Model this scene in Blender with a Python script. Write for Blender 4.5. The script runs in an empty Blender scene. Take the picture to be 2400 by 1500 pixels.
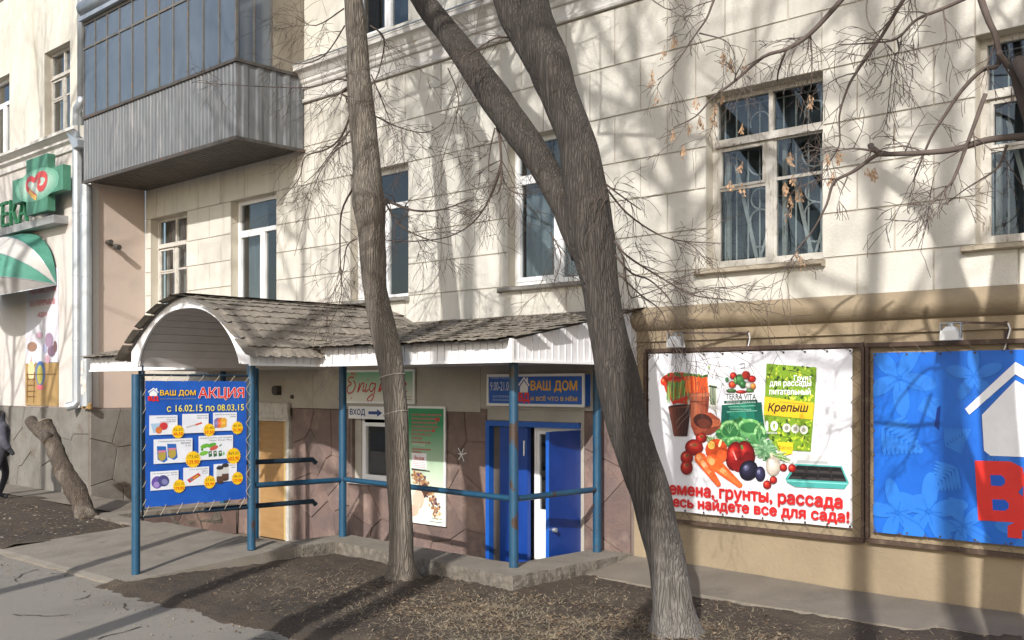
import bpy, bmesh, math, random
import numpy as np
from mathutils import Vector, Matrix, noise, geometry
random.seed(7)
R = math.radians
SC = bpy.context.scene
COL = SC.collection
# ------------------------------------------------------------------ camera, sky, sun, exposure
F, CY, YAW, CAMZ = 2460.0, 907.0, R(43.2), 2.1
cd = bpy.data.cameras.new('camera')
cam = bpy.data.objects.new('camera', cd); COL.objects.link(cam)
cam.location = (0, 0, CAMZ); cam.rotation_euler = (R(90), 0, YAW)
cd.sensor_width = 36; cd.lens = 36 * F / 2400; cd.shift_y = (CY - 750) / 2400
cd.clip_start = .05; cd.clip_end = 2000
SC.camera = cam
SUN = Vector((.50, -1, .605)).normalized()          # towards the sun
w = bpy.data.worlds.new('World'); SC.world = w; w.use_nodes = True
nt = w.node_tree; nt.nodes.clear()
sk = nt.nodes.new('ShaderNodeTexSky'); sk.sky_type = 'NISHITA'; sk.sun_disc = False
sk.sun_elevation = math.asin(SUN.z); sk.sun_rotation = math.atan2(SUN.x, SUN.y)
sk.air_density = 1.0; sk.dust_density = 2.0; sk.ozone_density = 1.0
bg = nt.nodes.new('ShaderNodeBackground'); bg.inputs['Strength'].default_value = .15
wo = nt.nodes.new('ShaderNodeOutputWorld')
nt.links.new(sk.outputs[0], bg.inputs[0]); nt.links.new(bg.outputs[0], wo.inputs[0])
sl = bpy.data.lights.new('sun', 'SUN'); sl.energy = 3.8; sl.angle = R(.53); sl.color = (1, .955, .895)
so = bpy.data.objects.new('sun', sl); COL.objects.link(so); so.location = (6, -12, 9)
so.rotation_euler = SUN.to_track_quat('Z', 'Y').to_euler()
vs = SC.view_settings; vs.view_transform = 'Standard'; vs.look = 'None'; vs.exposure = .42; vs.gamma = 1
vs.use_curve_mapping = False

# ------------------------------------------------------------------ pixel -> place
cY, sY = math.cos(YAW), math.sin(YAW)
def ray(px, py):
    l = (px - 1200) / F
    return (-sY + cY * l, cY + sY * l, -(py - CY) / F)
def onY(px, py, y):
    r = ray(px, py); t = y / r[1]; return Vector((r[0] * t, y, CAMZ + r[2] * t))
def onX(px, py, x):
    r = ray(px, py); t = x / r[0]; return Vector((x, r[1] * t, CAMZ + r[2] * t))
def onZ(px, py, z):
    r = ray(px, py); t = (z - CAMZ) / r[2]; return Vector((r[0] * t, r[1] * t, z))
def depth(p): return -sY * p[0] + cY * p[1]
D = 10.65            # plane of the main facade
WY = 9.5             # plane of the projecting wing

# ------------------------------------------------------------------ helpers
def S(r, g, b):
    f = lambda c: (c / 255) / 12.92 if c / 255 <= .04045 else ((c / 255 + .055) / 1.055) ** 2.4
    return (f(r), f(g), f(b))
WL = {}
def tag(o, label=None, cat=None, group=None, kind=None):
    if label: o['label'] = label
    if cat: o['category'] = cat
    if group: o['group'] = group
    if kind: o['kind'] = kind
    return o
def thing(name, loc, label, cat, group=None):
    o = bpy.data.objects.new(name, None); COL.objects.link(o); o.location = loc; o.empty_display_size = .1
    WL[o.name] = Vector(loc); return tag(o, label, cat, group)
class MB:
    def __init__(s): s.v = []; s.f = []; s.m = []; s.mats = []; s.cur = 0
    def use(s, mat):
        if mat not in s.mats: s.mats.append(mat)
        s.cur = s.mats.index(mat); return s
    def poly(s, pts):
        n = len(s.v); s.v += [Vector(p) for p in pts]; s.f.append(list(range(n, n + len(pts)))); s.m.append(s.cur); return s
    def box(s, x0, x1, y0, y1, z0, z1):
        n = len(s.v)
        s.v += [Vector(p) for p in ((x0,y0,z0),(x1,y0,z0),(x1,y1,z0),(x0,y1,z0),(x0,y0,z1),(x1,y0,z1),(x1,y1,z1),(x0,y1,z1))]
        for q in ((3,2,1,0),(4,5,6,7),(0,1,5,4),(1,2,6,5),(2,3,7,6),(3,0,4,7)): s.f.append([n + i for i in q]); s.m.append(s.cur)
        return s
    def bar(s, p, q, w, h, up=(0, 0, 1)):
        p, q = Vector(p), Vector(q); d = (q - p).normalized(); a = d.cross(Vector(up))
        if a.length < 1e-4: a = d.cross(Vector((1, 0, 0)))
        a.normalize(); b = a.cross(d); n = len(s.v)
        for c in (p, q):
            for i, j in ((-1, -1), (1, -1), (1, 1), (-1, 1)): s.v.append(c + a * (w / 2 * i) + b * (h / 2 * j))
        for f in ((3,2,1,0),(4,5,6,7),(0,1,5,4),(1,2,6,5),(2,3,7,6),(3,0,4,7)): s.f.append([n + i for i in f]); s.m.append(s.cur)
        return s
    def tube(s, pts, rad, n=8, cap=True):
        pts = [Vector(p) for p in pts]; k = len(pts)
        if not hasattr(rad, '__len__'): rad = [rad] * k
        base = len(s.v); ref = None
        for i, p in enumerate(pts):
            d = (pts[min(i + 1, k - 1)] - pts[max(i - 1, 0)])
            d = d.normalized() if d.length > 1e-9 else Vector((0, 0, 1))
            if ref is None: ref = Vector((1, 0, 0)) if abs(d.x) < .8 else Vector((0, 1, 0))
            ref = (ref - d * ref.dot(d)).normalized(); b = d.cross(ref)
            for j in range(n):
                a = 2 * math.pi * j / n; s.v.append(p + (ref * math.cos(a) + b * math.sin(a)) * rad[i])
        for i in range(k - 1):
            for j in range(n):
                a = base + i * n + j; c = base + i * n + (j + 1) % n
                s.f.append([a, c, c + n, a + n]); s.m.append(s.cur)
        if cap:
            s.f.append([base + j for j in range(n)][::-1]); s.m.append(s.cur)
            s.f.append([base + (k - 1) * n + j for j in range(n)]); s.m.append(s.cur)
        return s
    def grid(s, fn, nu, nv):
        n = len(s.v)
        for j in range(nv + 1):
            for i in range(nu + 1): s.v.append(Vector(fn(i / nu, j / nv)))
        for j in range(nv):
            for i in range(nu):
                a = n + j * (nu + 1) + i; s.f.append([a, a + 1, a + nu + 2, a + nu + 1]); s.m.append(s.cur)
        return s
    def prism(s, pts, off):                     # polygon extruded by the vector off
        off = Vector(off); pts = [Vector(p) for p in pts]; k = len(pts); n = len(s.v)
        s.v += pts + [p + off for p in pts]
        s.f.append([n + i for i in range(k)][::-1]); s.f.append([n + k + i for i in range(k)]); s.m += [s.cur] * 2
        for i in range(k):
            j = (i + 1) % k; s.f.append([n + i, n + j, n + k + j, n + k + i]); s.m.append(s.cur)
        return s
    def mesh(s, name, mats, smooth=False, fix=False):
        me = bpy.data.meshes.new(name); me.from_pydata([tuple(v) for v in s.v], [], s.f)
        for m in (mats if isinstance(mats, (list, tuple)) else [mats]): me.materials.append(m)
        if s.mats: me.polygons.foreach_set('material_index', s.m)
        if smooth: me.polygons.foreach_set('use_smooth', [True] * len(me.polygons))
        if fix:
            bm = bmesh.new(); bm.from_mesh(me); bmesh.ops.recalc_face_normals(bm, faces=bm.faces); bm.to_mesh(me); bm.free()
        me.update(); return me
    def build(s, name, mat, parent=None, smooth=False, origin=None, fix=True):
        if not s.v: return None
        if origin is None:
            lo = Vector([min(v[i] for v in s.v) for i in range(3)]); hi = Vector([max(v[i] for v in s.v) for i in range(3)])
            origin = Vector(((lo.x + hi.x) / 2, (lo.y + hi.y) / 2, lo.z))
        origin = Vector(origin); s.v = [v - origin for v in s.v]
        me = s.mesh(name, s.mats or mat, smooth, fix)
        o = bpy.data.objects.new(name, me); COL.objects.link(o); WL[o.name] = origin
        if parent is not None: o.parent = parent; o.location = origin - WL[parent.name]
        else: o.location = origin
        return o
def piece(name, me, parent, mw):
    o = bpy.data.objects.new(name, me); COL.objects.link(o); o.parent = parent
    mw = mw.copy(); WL[o.name] = mw.translation.copy(); mw.translation = mw.translation - WL[parent.name]
    o.matrix_local = mw; return o
def struct(o): return tag(o, kind='structure')

# ------------------------------------------------------------------ materials
MATS = {}
def M(name, c1, c2=None, rough=.8, scale=3., fac=(.35, .65), bump=0., bscale=40., metal=0., stretch=(1, 1, 1), rand=0., c3=None, s3=1., f3=(.55, .7), spec=.5, coat=0., bst=None, t3=(1,1,1), loc=False):
    if name in MATS: return MATS[name]
    m = bpy.data.materials.new(name); m.use_nodes = True; t = m.node_tree; N = t.nodes; L = t.links
    p = N['Principled BSDF']; p.inputs['Roughness'].default_value = rough; p.inputs['Metallic'].default_value = metal
    p.inputs['Specular IOR Level'].default_value = spec; p.inputs['Coat Weight'].default_value = coat
    g = N.new('ShaderNodeNewGeometry'); src = g.outputs['Position']
    if loc: src = N.new('ShaderNodeTexCoord').outputs['Object']
    def nz(sc, st, det=6):
        mp = N.new('ShaderNodeMapping'); mp.inputs['Scale'].default_value = st; L.new(src, mp.inputs[0])
        n = N.new('ShaderNodeTexNoise'); n.inputs['Scale'].default_value = sc; n.inputs['Detail'].default_value = det; n.inputs['Roughness'].default_value = .6
        L.new(mp.outputs[0], n.inputs['Vector']); return n.outputs['Fac']
    def ramp(f, a, b):
        r = N.new('ShaderNodeMapRange'); r.inputs[1].default_value = a; r.inputs[2].default_value = b; L.new(f, r.inputs[0]); return r.outputs[0]
    def mix(f, a, b):
        x = N.new('ShaderNodeMix'); x.data_type = 'RGBA'; L.new(f, x.inputs[0])
        for i, c in ((6, a), (7, b)):
            if isinstance(c, tuple): x.inputs[i].default_value = (*c, 1)
            else: L.new(c, x.inputs[i])
        return x.outputs[2]
    if c2 is None: c2 = tuple(c * .8 for c in c1)
    col = mix(ramp(nz(scale, stretch), *fac), c1, c2)
    if c3: col = mix(ramp(nz(s3, t3), *f3), col, c3)
    if rand:
        oi = N.new('ShaderNodeObjectInfo'); r = N.new('ShaderNodeMapRange'); r.inputs[3].default_value = 1 - rand; r.inputs[4].default_value = 1 + rand
        L.new(oi.outputs['Random'], r.inputs[0]); hs = N.new('ShaderNodeHueSaturation'); L.new(r.outputs[0], hs.inputs['Value']); L.new(col, hs.inputs['Color']); col = hs.outputs[0]
    L.new(col, p.inputs['Base Color'])
    if bump:
        b = N.new('ShaderNodeBump'); b.inputs['Strength'].default_value = min(1, bump); b.inputs['Distance'].default_value = .02 * max(1, bump)
        L.new(nz(bscale, bst or stretch, 8), b.inputs['Height']); L.new(b.outputs[0], p.inputs['Normal'])
    MATS[name] = m; return m
def ink(r, g, b, rough=.35):
    n = 'ink_%d_%d_%d' % (r, g, b)
    return MATS.get(n) or M(n, S(r, g, b), tuple(c * .9 for c in S(r, g, b)), rough, 4, bump=.12, bscale=9)
def glass_mat(name, tint, tr=.75, refl=1.0):
    m = bpy.data.materials.new(name); m.use_nodes = True; t = m.node_tree; N = t.nodes; N.clear()
    o = N.new('ShaderNodeOutputMaterial'); a = N.new('ShaderNodeBsdfTransparent'); a.inputs[0].default_value = (*[c * tr for c in tint], 1)
    g = N.new('ShaderNodeBsdfGlossy'); g.inputs['Roughness'].default_value = .015; g.inputs[0].default_value = (refl, refl, refl, 1)
    f = N.new('ShaderNodeFresnel'); f.inputs[0].default_value = 1.55
    nz = N.new('ShaderNodeTexNoise'); nz.inputs['Scale'].default_value = 1.6; ge = N.new('ShaderNodeNewGeometry'); t.links.new(ge.outputs['Position'], nz.inputs['Vector'])
    bu = N.new('ShaderNodeBump'); bu.inputs['Strength'].default_value = .06; t.links.new(nz.outputs[0], bu.inputs['Height']); t.links.new(bu.outputs[0], g.inputs['Normal'])
    x = N.new('ShaderNodeMixShader'); iv = N.new('ShaderNodeMath'); iv.operation = 'SUBTRACT'; iv.inputs[0].default_value = 1; t.links.new(ge.outputs['Backfacing'], iv.inputs[1]); mu = N.new('ShaderNodeMath'); mu.operation = 'MULTIPLY'; t.links.new(f.outputs[0], mu.inputs[0]); t.links.new(iv.outputs[0], mu.inputs[1]); mu2 = N.new('ShaderNodeMath'); mu2.operation = 'MULTIPLY'; mu2.inputs[1].default_value = 1.8; t.links.new(mu.outputs[0], mu2.inputs[0]); mu2.use_clamp = True; t.links.new(mu2.outputs[0], x.inputs[0]); t.links.new(a.outputs[0], x.inputs[1]); t.links.new(g.outputs[0], x.inputs[2]); t.links.new(x.outputs[0], o.inputs[0])
    MATS[name] = m; return m
stucco = M('stucco_cream', (.60, .582, .53), (.54, .522, .47), .9, 1.6, bump=.4, bscale=38, c3=(.40, .375, .325), s3=1.6, f3=(.52, .82), t3=(2.6, 1, .45), rand=.045)
stucco_groove = M('stucco_groove', (.45, .415, .355), (.38, .345, .29), .95, 6, bump=.3)
stucco_up = M('stucco_upper', (.60, .58, .515), (.55, .53, .465), .9, 1.1, bump=.3, bscale=50, c3=(.54, .50, .40), s3=1.2, t3=(3, 1, .3))
trim = M('cornice_paint', (.62, .61, .59), (.52, .50, .47), .85, 2, bump=.2, bscale=40, c3=(.36, .32, .24), s3=3, f3=(.58, .75), t3=(1, 1, 3))
reveal = M('reveal_plaster', (.50, .465, .39), (.44, .405, .335), .9, 2, bump=.3)
tan_wall = M('plinth_paint', (.295, .235, .155), (.25, .197, .13), .85, 1.2, bump=.4, bscale=22, c3=(.19, .155, .11), s3=1.1, f3=(.55, .8), t3=(1, 1, 1.6))
pink_wall = M('pink_plaster', (.50, .41, .355), (.46, .38, .33), .9, 1.0, bump=.25, bscale=40, c3=(.42, .36, .32), s3=.9)
wing_wall = M('wing_plaster', (.54, .51, .48), (.50, .47, .44), .9, .9, bump=.25, bscale=40, c3=(.5, .44, .38), s3=1.3, f3=(.6, .85), t3=(3, 1, .4))
white_pvc = M('white_pvc', (.80, .81, .82), (.74, .75, .76), .35, 2)
white_vinyl = M('white_vinyl', (.74, .74, .76), (.69, .69, .71), .45, 2, rand=.04, bump=.08, c3=(.52, .50, .46), s3=5, f3=(.58, .8), t3=(3, 3, .5))
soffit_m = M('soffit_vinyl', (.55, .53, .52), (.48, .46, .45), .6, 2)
old_paint = M('old_white_paint', (.53, .515, .48), (.42, .40, .36), .8, 8, c3=(.20, .16, .11), s3=14, f3=(.58, .68), bump=.4, bscale=60, t3=(3, 3, .6))
sill_m = M('weathered_sill', (.42, .37, .29), (.30, .26, .20), .9, 6, bump=.6, bscale=50, c3=(.16, .13, .10), s3=10, f3=(.58, .7))
glass = glass_mat('window_glass', (.90, .95, .97), .80, 1.0)
room_m = M('room_dark', (.075, .09, .105), (.05, .06, .07), .9, 2)
curtain_m = M('curtain', (.36, .38, .42), (.24, .26, .30), .9, 6, stretch=(4, 4, .3), bump=.5, bscale=12, bst=(4, 4, .1))
blind_m = M('grey_blind', (.38, .40, .42), (.32, .34, .36), .8, 3)
asphalt = M('asphalt', (.275, .254, .220), (.195, .178, .154), .92, 60, fac=(.25, .75), bump=.6, bscale=110, c3=(.15, .136, .117), s3=.8, f3=(.50, .85))
concrete = M('concrete', (.235, .210, .175), (.18, .160, .132), .92, 2.2, bump=.7, bscale=45, c3=(.12, .105, .09), s3=3, f3=(.58, .76))
concrete2 = M('concrete_apron', (.20, .175, .142), (.155, .134, .108), .92, 1.4, bump=.5, bscale=60, c3=(.125, .108, .085), s3=2, f3=(.56, .75))
rough_conc = M('rough_concrete', (.185, .165, .138), (.095, .083, .068), .95, 9, bump=1.6, bscale=22)
dirt = M('dirt', (.066, .049, .034), (.041, .030, .022), .98, 2.3, bump=1.6, bscale=34, c3=(.112, .086, .057), s3=1.15, f3=(.53, .72))
bluep = M('blue_paint', (.012, .070, .135), (.009, .052, .105), .42, 5, bump=.3, bscale=70, c3=(.046, .027, .019), s3=4.2, f3=(.565, .585), coat=.2, t3=(1, 1, .55))
blued = M('blue_door_paint', (.010, .055, .30), (.008, .045, .25), .35, 3, bump=.08)
bluef = M('blue_frame_paint', (.012, .10, .44), (.010, .08, .38), .35, 3, bump=.08)
galv = M('galvanised', (.46, .49, .52), (.36, .40, .44), .42, 4, metal=.55, stretch=(1, 1, .3), c3=(.30, .32, .34), s3=2)
corr = M('corrugated_steel', (.17, .18, .19), (.125, .133, .143), .6, 5, metal=.2, stretch=(3, 3, .25), c3=(.25, .25, .25), s3=3.2, t3=(3, 3, .4))
darkm = M('dark_steel', (.07, .065, .06), (.05, .045, .04), .7, 8, c3=(.10, .06, .04), s3=9)
brownf = M('brown_frame', (.075, .045, .032), (.055, .034, .025), .7, 6, c3=(.12, .09, .06), s3=8)
shingle_m = M('shingle', (.255, .226, .187), (.195, .172, .142), .95, 7, bump=.7, bscale=60, rand=.12, c3=(.30, .27, .225), s3=5, f3=(.55, .72))
stone_m = M('pink_stone', (.19, .13, .112), (.13, .095, .088), .75, 2.6, bump=.6, bscale=24, rand=.2, c3=(.28, .205, .17), s3=2.4, f3=(.52, .70))
stone_g = M('grey_stone', (.185, .175, .155), (.14, .13, .115), .85, 2.4, bump=.6, bscale=22, rand=.08, c3=(.12, .10, .08), s3=1.8)
joint_m = M('joint_mortar', (.20, .155, .135), (.15, .12, .105), .95, 8, bump=.6)
board_m = M('painted_board', (.42, .395, .35), (.355, .33, .29), .85, 1.8, bump=.3, bscale=30, c3=(.26, .235, .20), s3=1.6, f3=(.56, .75), rand=.04)
bark_m = None
def bark(name, c1, c2, c3):
    m = M(name, c1, c2, .95, 20, fac=(.30, .70), bump=.1, stretch=(1, 1, .14), c3=c3, s3=2.6, f3=(.5, .75), t3=(1, 1, .5))
    t = m.node_tree; N = t.nodes; L = t.links; p = N['Principled BSDF']
    g = N.new('ShaderNodeNewGeometry'); mp = N.new('ShaderNodeMapping'); mp.inputs['Scale'].default_value = (1, 1, .085); L.new(g.outputs['Position'], mp.inputs[0])
    nz = N.new('ShaderNodeTexNoise'); nz.inputs['Scale'].default_value = 9; L.new(mp.outputs[0], nz.inputs['Vector'])
    ad = N.new('ShaderNodeVectorMath'); ad.operation = 'MULTIPLY_ADD'; L.new(nz.outputs['Color'], ad.inputs[0]); ad.inputs[1].default_value = (.10, .10, .10); L.new(mp.outputs[0], ad.inputs[2])
    vo = N.new('ShaderNodeTexVoronoi'); vo.feature = 'DISTANCE_TO_EDGE'; vo.inputs['Scale'].default_value = 40; L.new(ad.outputs[0], vo.inputs['Vector'])
    mr = N.new('ShaderNodeMapRange'); mr.inputs[1].default_value = 0; mr.inputs[2].default_value = .22; L.new(vo.outputs['Distance'], mr.inputs[0])
    b = N.new('ShaderNodeBump'); b.inputs['Strength'].default_value = 1; b.inputs['Distance'].default_value = .013; L.new(mr.outputs[0], b.inputs['Height']); L.new(b.outputs[0], p.inputs['Normal'])
    mx = N.new('ShaderNodeMix'); mx.data_type = 'RGBA'; mx.blend_type = 'MULTIPLY'; old = p.inputs['Base Color'].links[0].from_socket
    r2 = N.new('ShaderNodeMapRange'); r2.inputs[1].default_value = 0; r2.inputs[2].default_value = .2; r2.inputs[3].default_value = .70; r2.inputs[4].default_value = 1; L.new(vo.outputs['Distance'], r2.inputs[0])
    mx.inputs[0].default_value = 1; L.new(old, mx.inputs[6]); L.new(r2.outputs[0], mx.inputs[7]); L.new(mx.outputs[2], p.inputs['Base Color'])
    return m
bark1 = bark('bark_grey_brown', (.185, .160, .132), (.125, .107, .088), (.235, .21, .178))
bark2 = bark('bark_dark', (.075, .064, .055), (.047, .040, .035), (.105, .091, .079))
twig_m = M('twig_bark', (.085, .062, .050), (.06, .044, .036), .9, 9)

# the leaning tree's bark blends to a paler grey towards the foot
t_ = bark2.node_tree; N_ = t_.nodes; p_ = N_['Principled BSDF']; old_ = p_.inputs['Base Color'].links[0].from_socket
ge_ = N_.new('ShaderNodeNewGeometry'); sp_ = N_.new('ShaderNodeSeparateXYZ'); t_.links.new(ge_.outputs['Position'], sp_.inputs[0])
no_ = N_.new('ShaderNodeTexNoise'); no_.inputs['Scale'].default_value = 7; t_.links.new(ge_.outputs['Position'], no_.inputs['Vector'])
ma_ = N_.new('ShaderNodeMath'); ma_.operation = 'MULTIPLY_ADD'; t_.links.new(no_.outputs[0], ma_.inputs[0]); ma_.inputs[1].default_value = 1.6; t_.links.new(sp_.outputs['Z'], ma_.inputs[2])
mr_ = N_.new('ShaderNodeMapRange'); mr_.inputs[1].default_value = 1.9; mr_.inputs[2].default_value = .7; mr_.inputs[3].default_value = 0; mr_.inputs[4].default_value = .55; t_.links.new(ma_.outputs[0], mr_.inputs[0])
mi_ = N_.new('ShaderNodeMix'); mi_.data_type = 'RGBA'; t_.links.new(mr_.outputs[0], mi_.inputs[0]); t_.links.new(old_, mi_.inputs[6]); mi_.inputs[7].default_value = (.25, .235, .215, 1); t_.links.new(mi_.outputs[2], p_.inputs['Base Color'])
# ------------------------------------------------------------------ ground
def nz(x, y, s=1., seed=0.): return noise.noise(Vector((x * s, y * s, seed)))
b = MB()
for x0, x1, y0, y1 in ((-300, 300, -300, 7.6), (-300, -17.3, 7.6, 10.8), (-8.1, 300, 7.6, 10.8), (-300, 300, 10.8, 300)):
    b.poly([(x0, y0, -.27), (x1, y0, -.27), (x1, y1, -.27), (x0, y1, -.27)])
struct(b.build('ground', dirt, fix=False))
b = MB()
b.grid(lambda u, v: (-60 + 110 * u, -2.5 + 8.3 * v, -.2 + .006 * nz(-60 + 110 * u, 8.3 * v, .6)), 160, 12)
struct(b.build('pavement', asphalt, fix=False))
b = MB(); b.poly([(-300, -14, -.255), (300, -14, -.255), (300, -3.4, -.255), (-300, -3.4, -.255)])
struct(b.build('road', M('road_asphalt', (.06, .058, .055), (.045, .043, .04), .9, .8, bump=.4, bscale=120), fix=False))
def zdirt(x, y):
    z = -.15 + .03 * nz(x, y, .8, 3) + .018 * nz(x, y, 3.1, 5) + .013 * nz(x, y, 9, 1) + .009 * nz(x, y, 19, 2)
    e = 5.55 + .10 * nz(x, 0, .9, 2) + .05 * nz(x, y, 4, 8) + (.10 if x > -9 else 0)
    z -= .085 * max(0, min(1, (e + .22 - y) / .38))
    for tx, ty, rr in ((-9.28, 8.0, .35), (-5.42, 7.9, .5)):
        z += .05 * math.exp(-((x - tx) ** 2 + (y - ty) ** 2) / rr ** 2)
    return z
b = MB(); nx, ny, X0, X1, Y0, Y1 = 400, 150, -11.75, 1., 5.2, 10.1
gx = lambda i: X0 + (X1 - X0) * i / nx
gy = lambda j: Y0 + (Y1 - Y0) * j / ny
for j in range(ny + 1):
    for i in range(nx + 1): b.v.append(Vector((gx(i), gy(j), zdirt(gx(i), gy(j)))))
for j in range(ny):
    for i in range(nx):
        x, y = gx(i + .5), gy(j + .5)
        if x < -8.05 and y > 8.72: continue
        a = j * (nx + 1) + i; b.f.append([a, a + 1, a + nx + 2, a + nx + 1]); b.m.append(0)
struct(b.build('dirt_bed', dirt, smooth=True, fix=False))
def zleft(x, y):
    return -.10 + .03 * nz(x, y, .7, 9) + .015 * nz(x, y, 3, 4) - .10 * max(0, min(1, (5.95 + .12 * nz(x, 0, 1, 6) - y) / .3)) + .02 * max(0, (y - 7.5))
b = MB(); b.grid(lambda u, v: (-34 + 18.87 * u, 5.45 + 2.75 * v + (.55 * v if u < .88 else 0), zleft(-34 + 18.87 * u, 5.45 + 2.75 * v)), 190, 34)
struct(b.build('dirt_strip', dirt, smooth=True, fix=False))
b = MB(); b.grid(lambda u, v: (-40 + 22.7 * u, 8.55 + 1.0 * v, -.075 + .01 * nz(u * 22, v, 1)), 60, 6)
struct(b.build('wing_pavement', concrete2, fix=False))
# concrete ramp up from the pavement
b = MB()
def rampz(y): return -.155 + .155 * min(1, max(0, (y - 5.7) / 2.3))
def rp(u, v):
    y = 5.68 + 2.52 * v; x = -15.25 + .12 * v + (3.72 - .12 * v) * u
    if v < .02: y += .04 * nz(x, 0, 2.5)
    return (x, y, rampz(y) + .006 * nz(x, y, 2) - (.02 if v < .02 else 0))
b.grid(rp, 40, 28)
for k in range(40):
    p, q = Vector(rp(k / 40, 0)), Vector(rp((k + 1) / 40, 0)); b.poly([p, q, q - Vector((0, -.03, .2)), p - Vector((0, -.03, .2))])
for k in range(28):
    for u in (0, 1):
        p, q = Vector(rp(u, k / 28)), Vector(rp(u, (k + 1) / 28)); o = Vector((0, 0, .62)); b.poly([p, q, q - o, p - o])
for k in range(40):
    p, q = Vector(rp(k / 40, 1)), Vector(rp((k + 1) / 40, 1)); o = Vector((0, 0, .62)); b.poly([p, q, q - o, p - o])
struct(b.build('ramp', concrete, fix=False))
def rough_slab(name, poly, z0, z1, mat=concrete, side=rough_conc, amp=.02, step=.12):
    pts = []
    for i, p in enumerate(poly):
        q = poly[(i + 1) % len(poly)]; L = math.dist(p, q); n = max(1, int(L / step))
        for k in range(n): pts.append((p[0] + (q[0] - p[0]) * k / n, p[1] + (q[1] - p[1]) * k / n))
    b = MB(); b.use(mat).poly([(x + amp * nz(x, y, 5, 1), y + amp * nz(x, y, 5, 2), z1) for x, y in pts]); b.use(side); n = len(pts)
    lev = [(0, 1), (.018, .86), (.03, .55), (.012, .3), (.02, 0)]
    cx = sum(p[0] for p in pts) / n; cy = sum(p[1] for p in pts) / n
    top = [Vector((x + amp * nz(x, y, 5, 1), y + amp * nz(x, y, 5, 2), z1)) for x, y in pts]
    prev = top
    for d, f in lev[1:]:
        cur = []
        for i, (x, y) in enumerate(pts):
            e = Vector((pts[(i + 1) % n][0] - pts[i - 1][0], pts[(i + 1) % n][1] - pts[i - 1][1], 0)); nn = Vector((e.y, -e.x, 0)).normalized()
            a = (d + .03 * nz(x * 1.0, y * 1.0 + f * 3, 6, 3)) * (1 if f else 0)
            cur.append(Vector((top[i].x, top[i].y, z0 + (z1 - z0) * f)) + nn * a)
        for i in range(n): b.poly([prev[i], prev[(i + 1) % n], cur[(i + 1) % n], cur[i]])
        prev = cur
    return b.build(name, None)
struct(rough_slab('entry_kerb', [(-11.5, 8.22), (-11.48, 8.74), (-7.95, 8.46), (-7.93, 10.63), (-8.5, 10.63), (-8.52, 9.1), (-11.98, 9.28), (-11.98, 8.23)], -.62, .006))
struct(rough_slab('landing_kerb', [(-17.35, 8.0), (-15.14, 7.93), (-15.14, 8.2), (-16.92, 8.3), (-16.92, 10.62), (-17.35, 10.62)], -.62, -.045))
b = MB()
for k in range(4): b.box(-16.9, -12.0, 8.2 + .28 * k, 8.5 + .28 * k - .002, -.62, -.12 - .12 * k)
struct(b.build('stair', concrete))
b = MB(); b.box(-16.9, -8.5, 8.2, 10.72, -.75, -.6); struct(b.build('sunken_floor', concrete2))
# concrete apron along the foot of the right-hand wall
b = MB()
def ap(u, v):
    x = -7.92 + 13 * u; ye = 9.62 + .12 * nz(x, 1, .9) + .05 * nz(x, 3, 4) + .10 * max(0, (-6.8 - x)) + (.25 if x > -3.9 else 0)
    y1 = D - .012 - .02 * abs(nz(x, 7, 2.2)); y = ye + (y1 - ye) * v
    z = -.135 + .115 * v + .008 * nz(x, y, 3) - .02 * max(0, -(x + 8)) - .045 * max(0, min(1, (x + 7.2) / 2)) * v
    return (x, y, z)
b.grid(ap, 130, 8)
for k in range(130):
    p, q = Vector(ap(k / 130, 0)), Vector(ap((k + 1) / 130, 0)); o = Vector((0, .03, .1)); b.poly([p, q, q - o, p - o])
struct(b.build('apron', concrete2, fix=False))

# ------------------------------------------------------------------ the apartment building
BX0, BX1, BZ1 = -20.43, 8.0, 13.0
bld = thing('apartment_building', ((BX0 + BX1) / 2, D + 5, -.2), 'cream stucco apartment building with grooved blocks above a tan painted plinth', 'building')
WINS = [(-20.21, -18.77), (-17.19, -15.70), (-13.62, -12.18), (-10.10, -8.62), (-6.855, -5.355), (-3.755, -2.28), (-.65, .85), (2.5, 4.0)]
WZ0, WZ1 = 3.5, 5.55
def wall_grid(b, x0, x1, z0, z1, ops, y):
    xs = sorted({x0, x1, *[o[0] for o in ops], *[o[1] for o in ops]}); zs = sorted({z0, z1, *[o[2] for o in ops], *[o[3] for o in ops]})
    xs = [x for x in xs if x0 <= x <= x1]; zs = [z for z in zs if z0 <= z <= z1]
    for i in range(len(xs) - 1):
        for k in range(len(zs) - 1):
            cx, cz = (xs[i] + xs[i + 1]) / 2, (zs[k] + zs[k + 1]) / 2
            if any(o[0] < cx < o[1] and o[2] < cz < o[3] for o in ops): continue
            b.poly([(xs[i], y, zs[k]), (xs[i + 1], y, zs[k]), (xs[i + 1], y, zs[k + 1]), (xs[i], y, zs[k + 1])])
def reveal_box(b, o, y0, y1):
    x0, x1, z0, z1 = o
    for q in (((x0, z0), (x0, z1)), ((x1, z1), (x1, z0)), ((x0, z1), (x1, z1)), ((x1, z0), (x0, z0))):
        (a, c), (d, e) = q; b.poly([(a, y0, c), (d, y0, e), (d, y1, e), (a, y1, c)])
ops = [(a, c, WZ0, WZ1) for a, c in WINS]
UP = [(-13.62, -12.18, 7.72, 9.75), (-10.10, -8.62, 7.72, 9.75), (-17.19, -15.7, 7.0, 9.7)]
b = MB(); b.use(stucco_groove); wall_grid(b, BX0, BX1, 2.3, 7.0, ops, D + .016)
b.use(stucco_up); wall_grid(b, BX0, BX1, 7.0, BZ1, UP, D - .004)
b.use(reveal)
for o in ops: reveal_box(b, o, D + .002, D + .3)
for o in UP: reveal_box(b, o, D - .004, D + .3)
b.build('wall', None, bld, fix=False)
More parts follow.
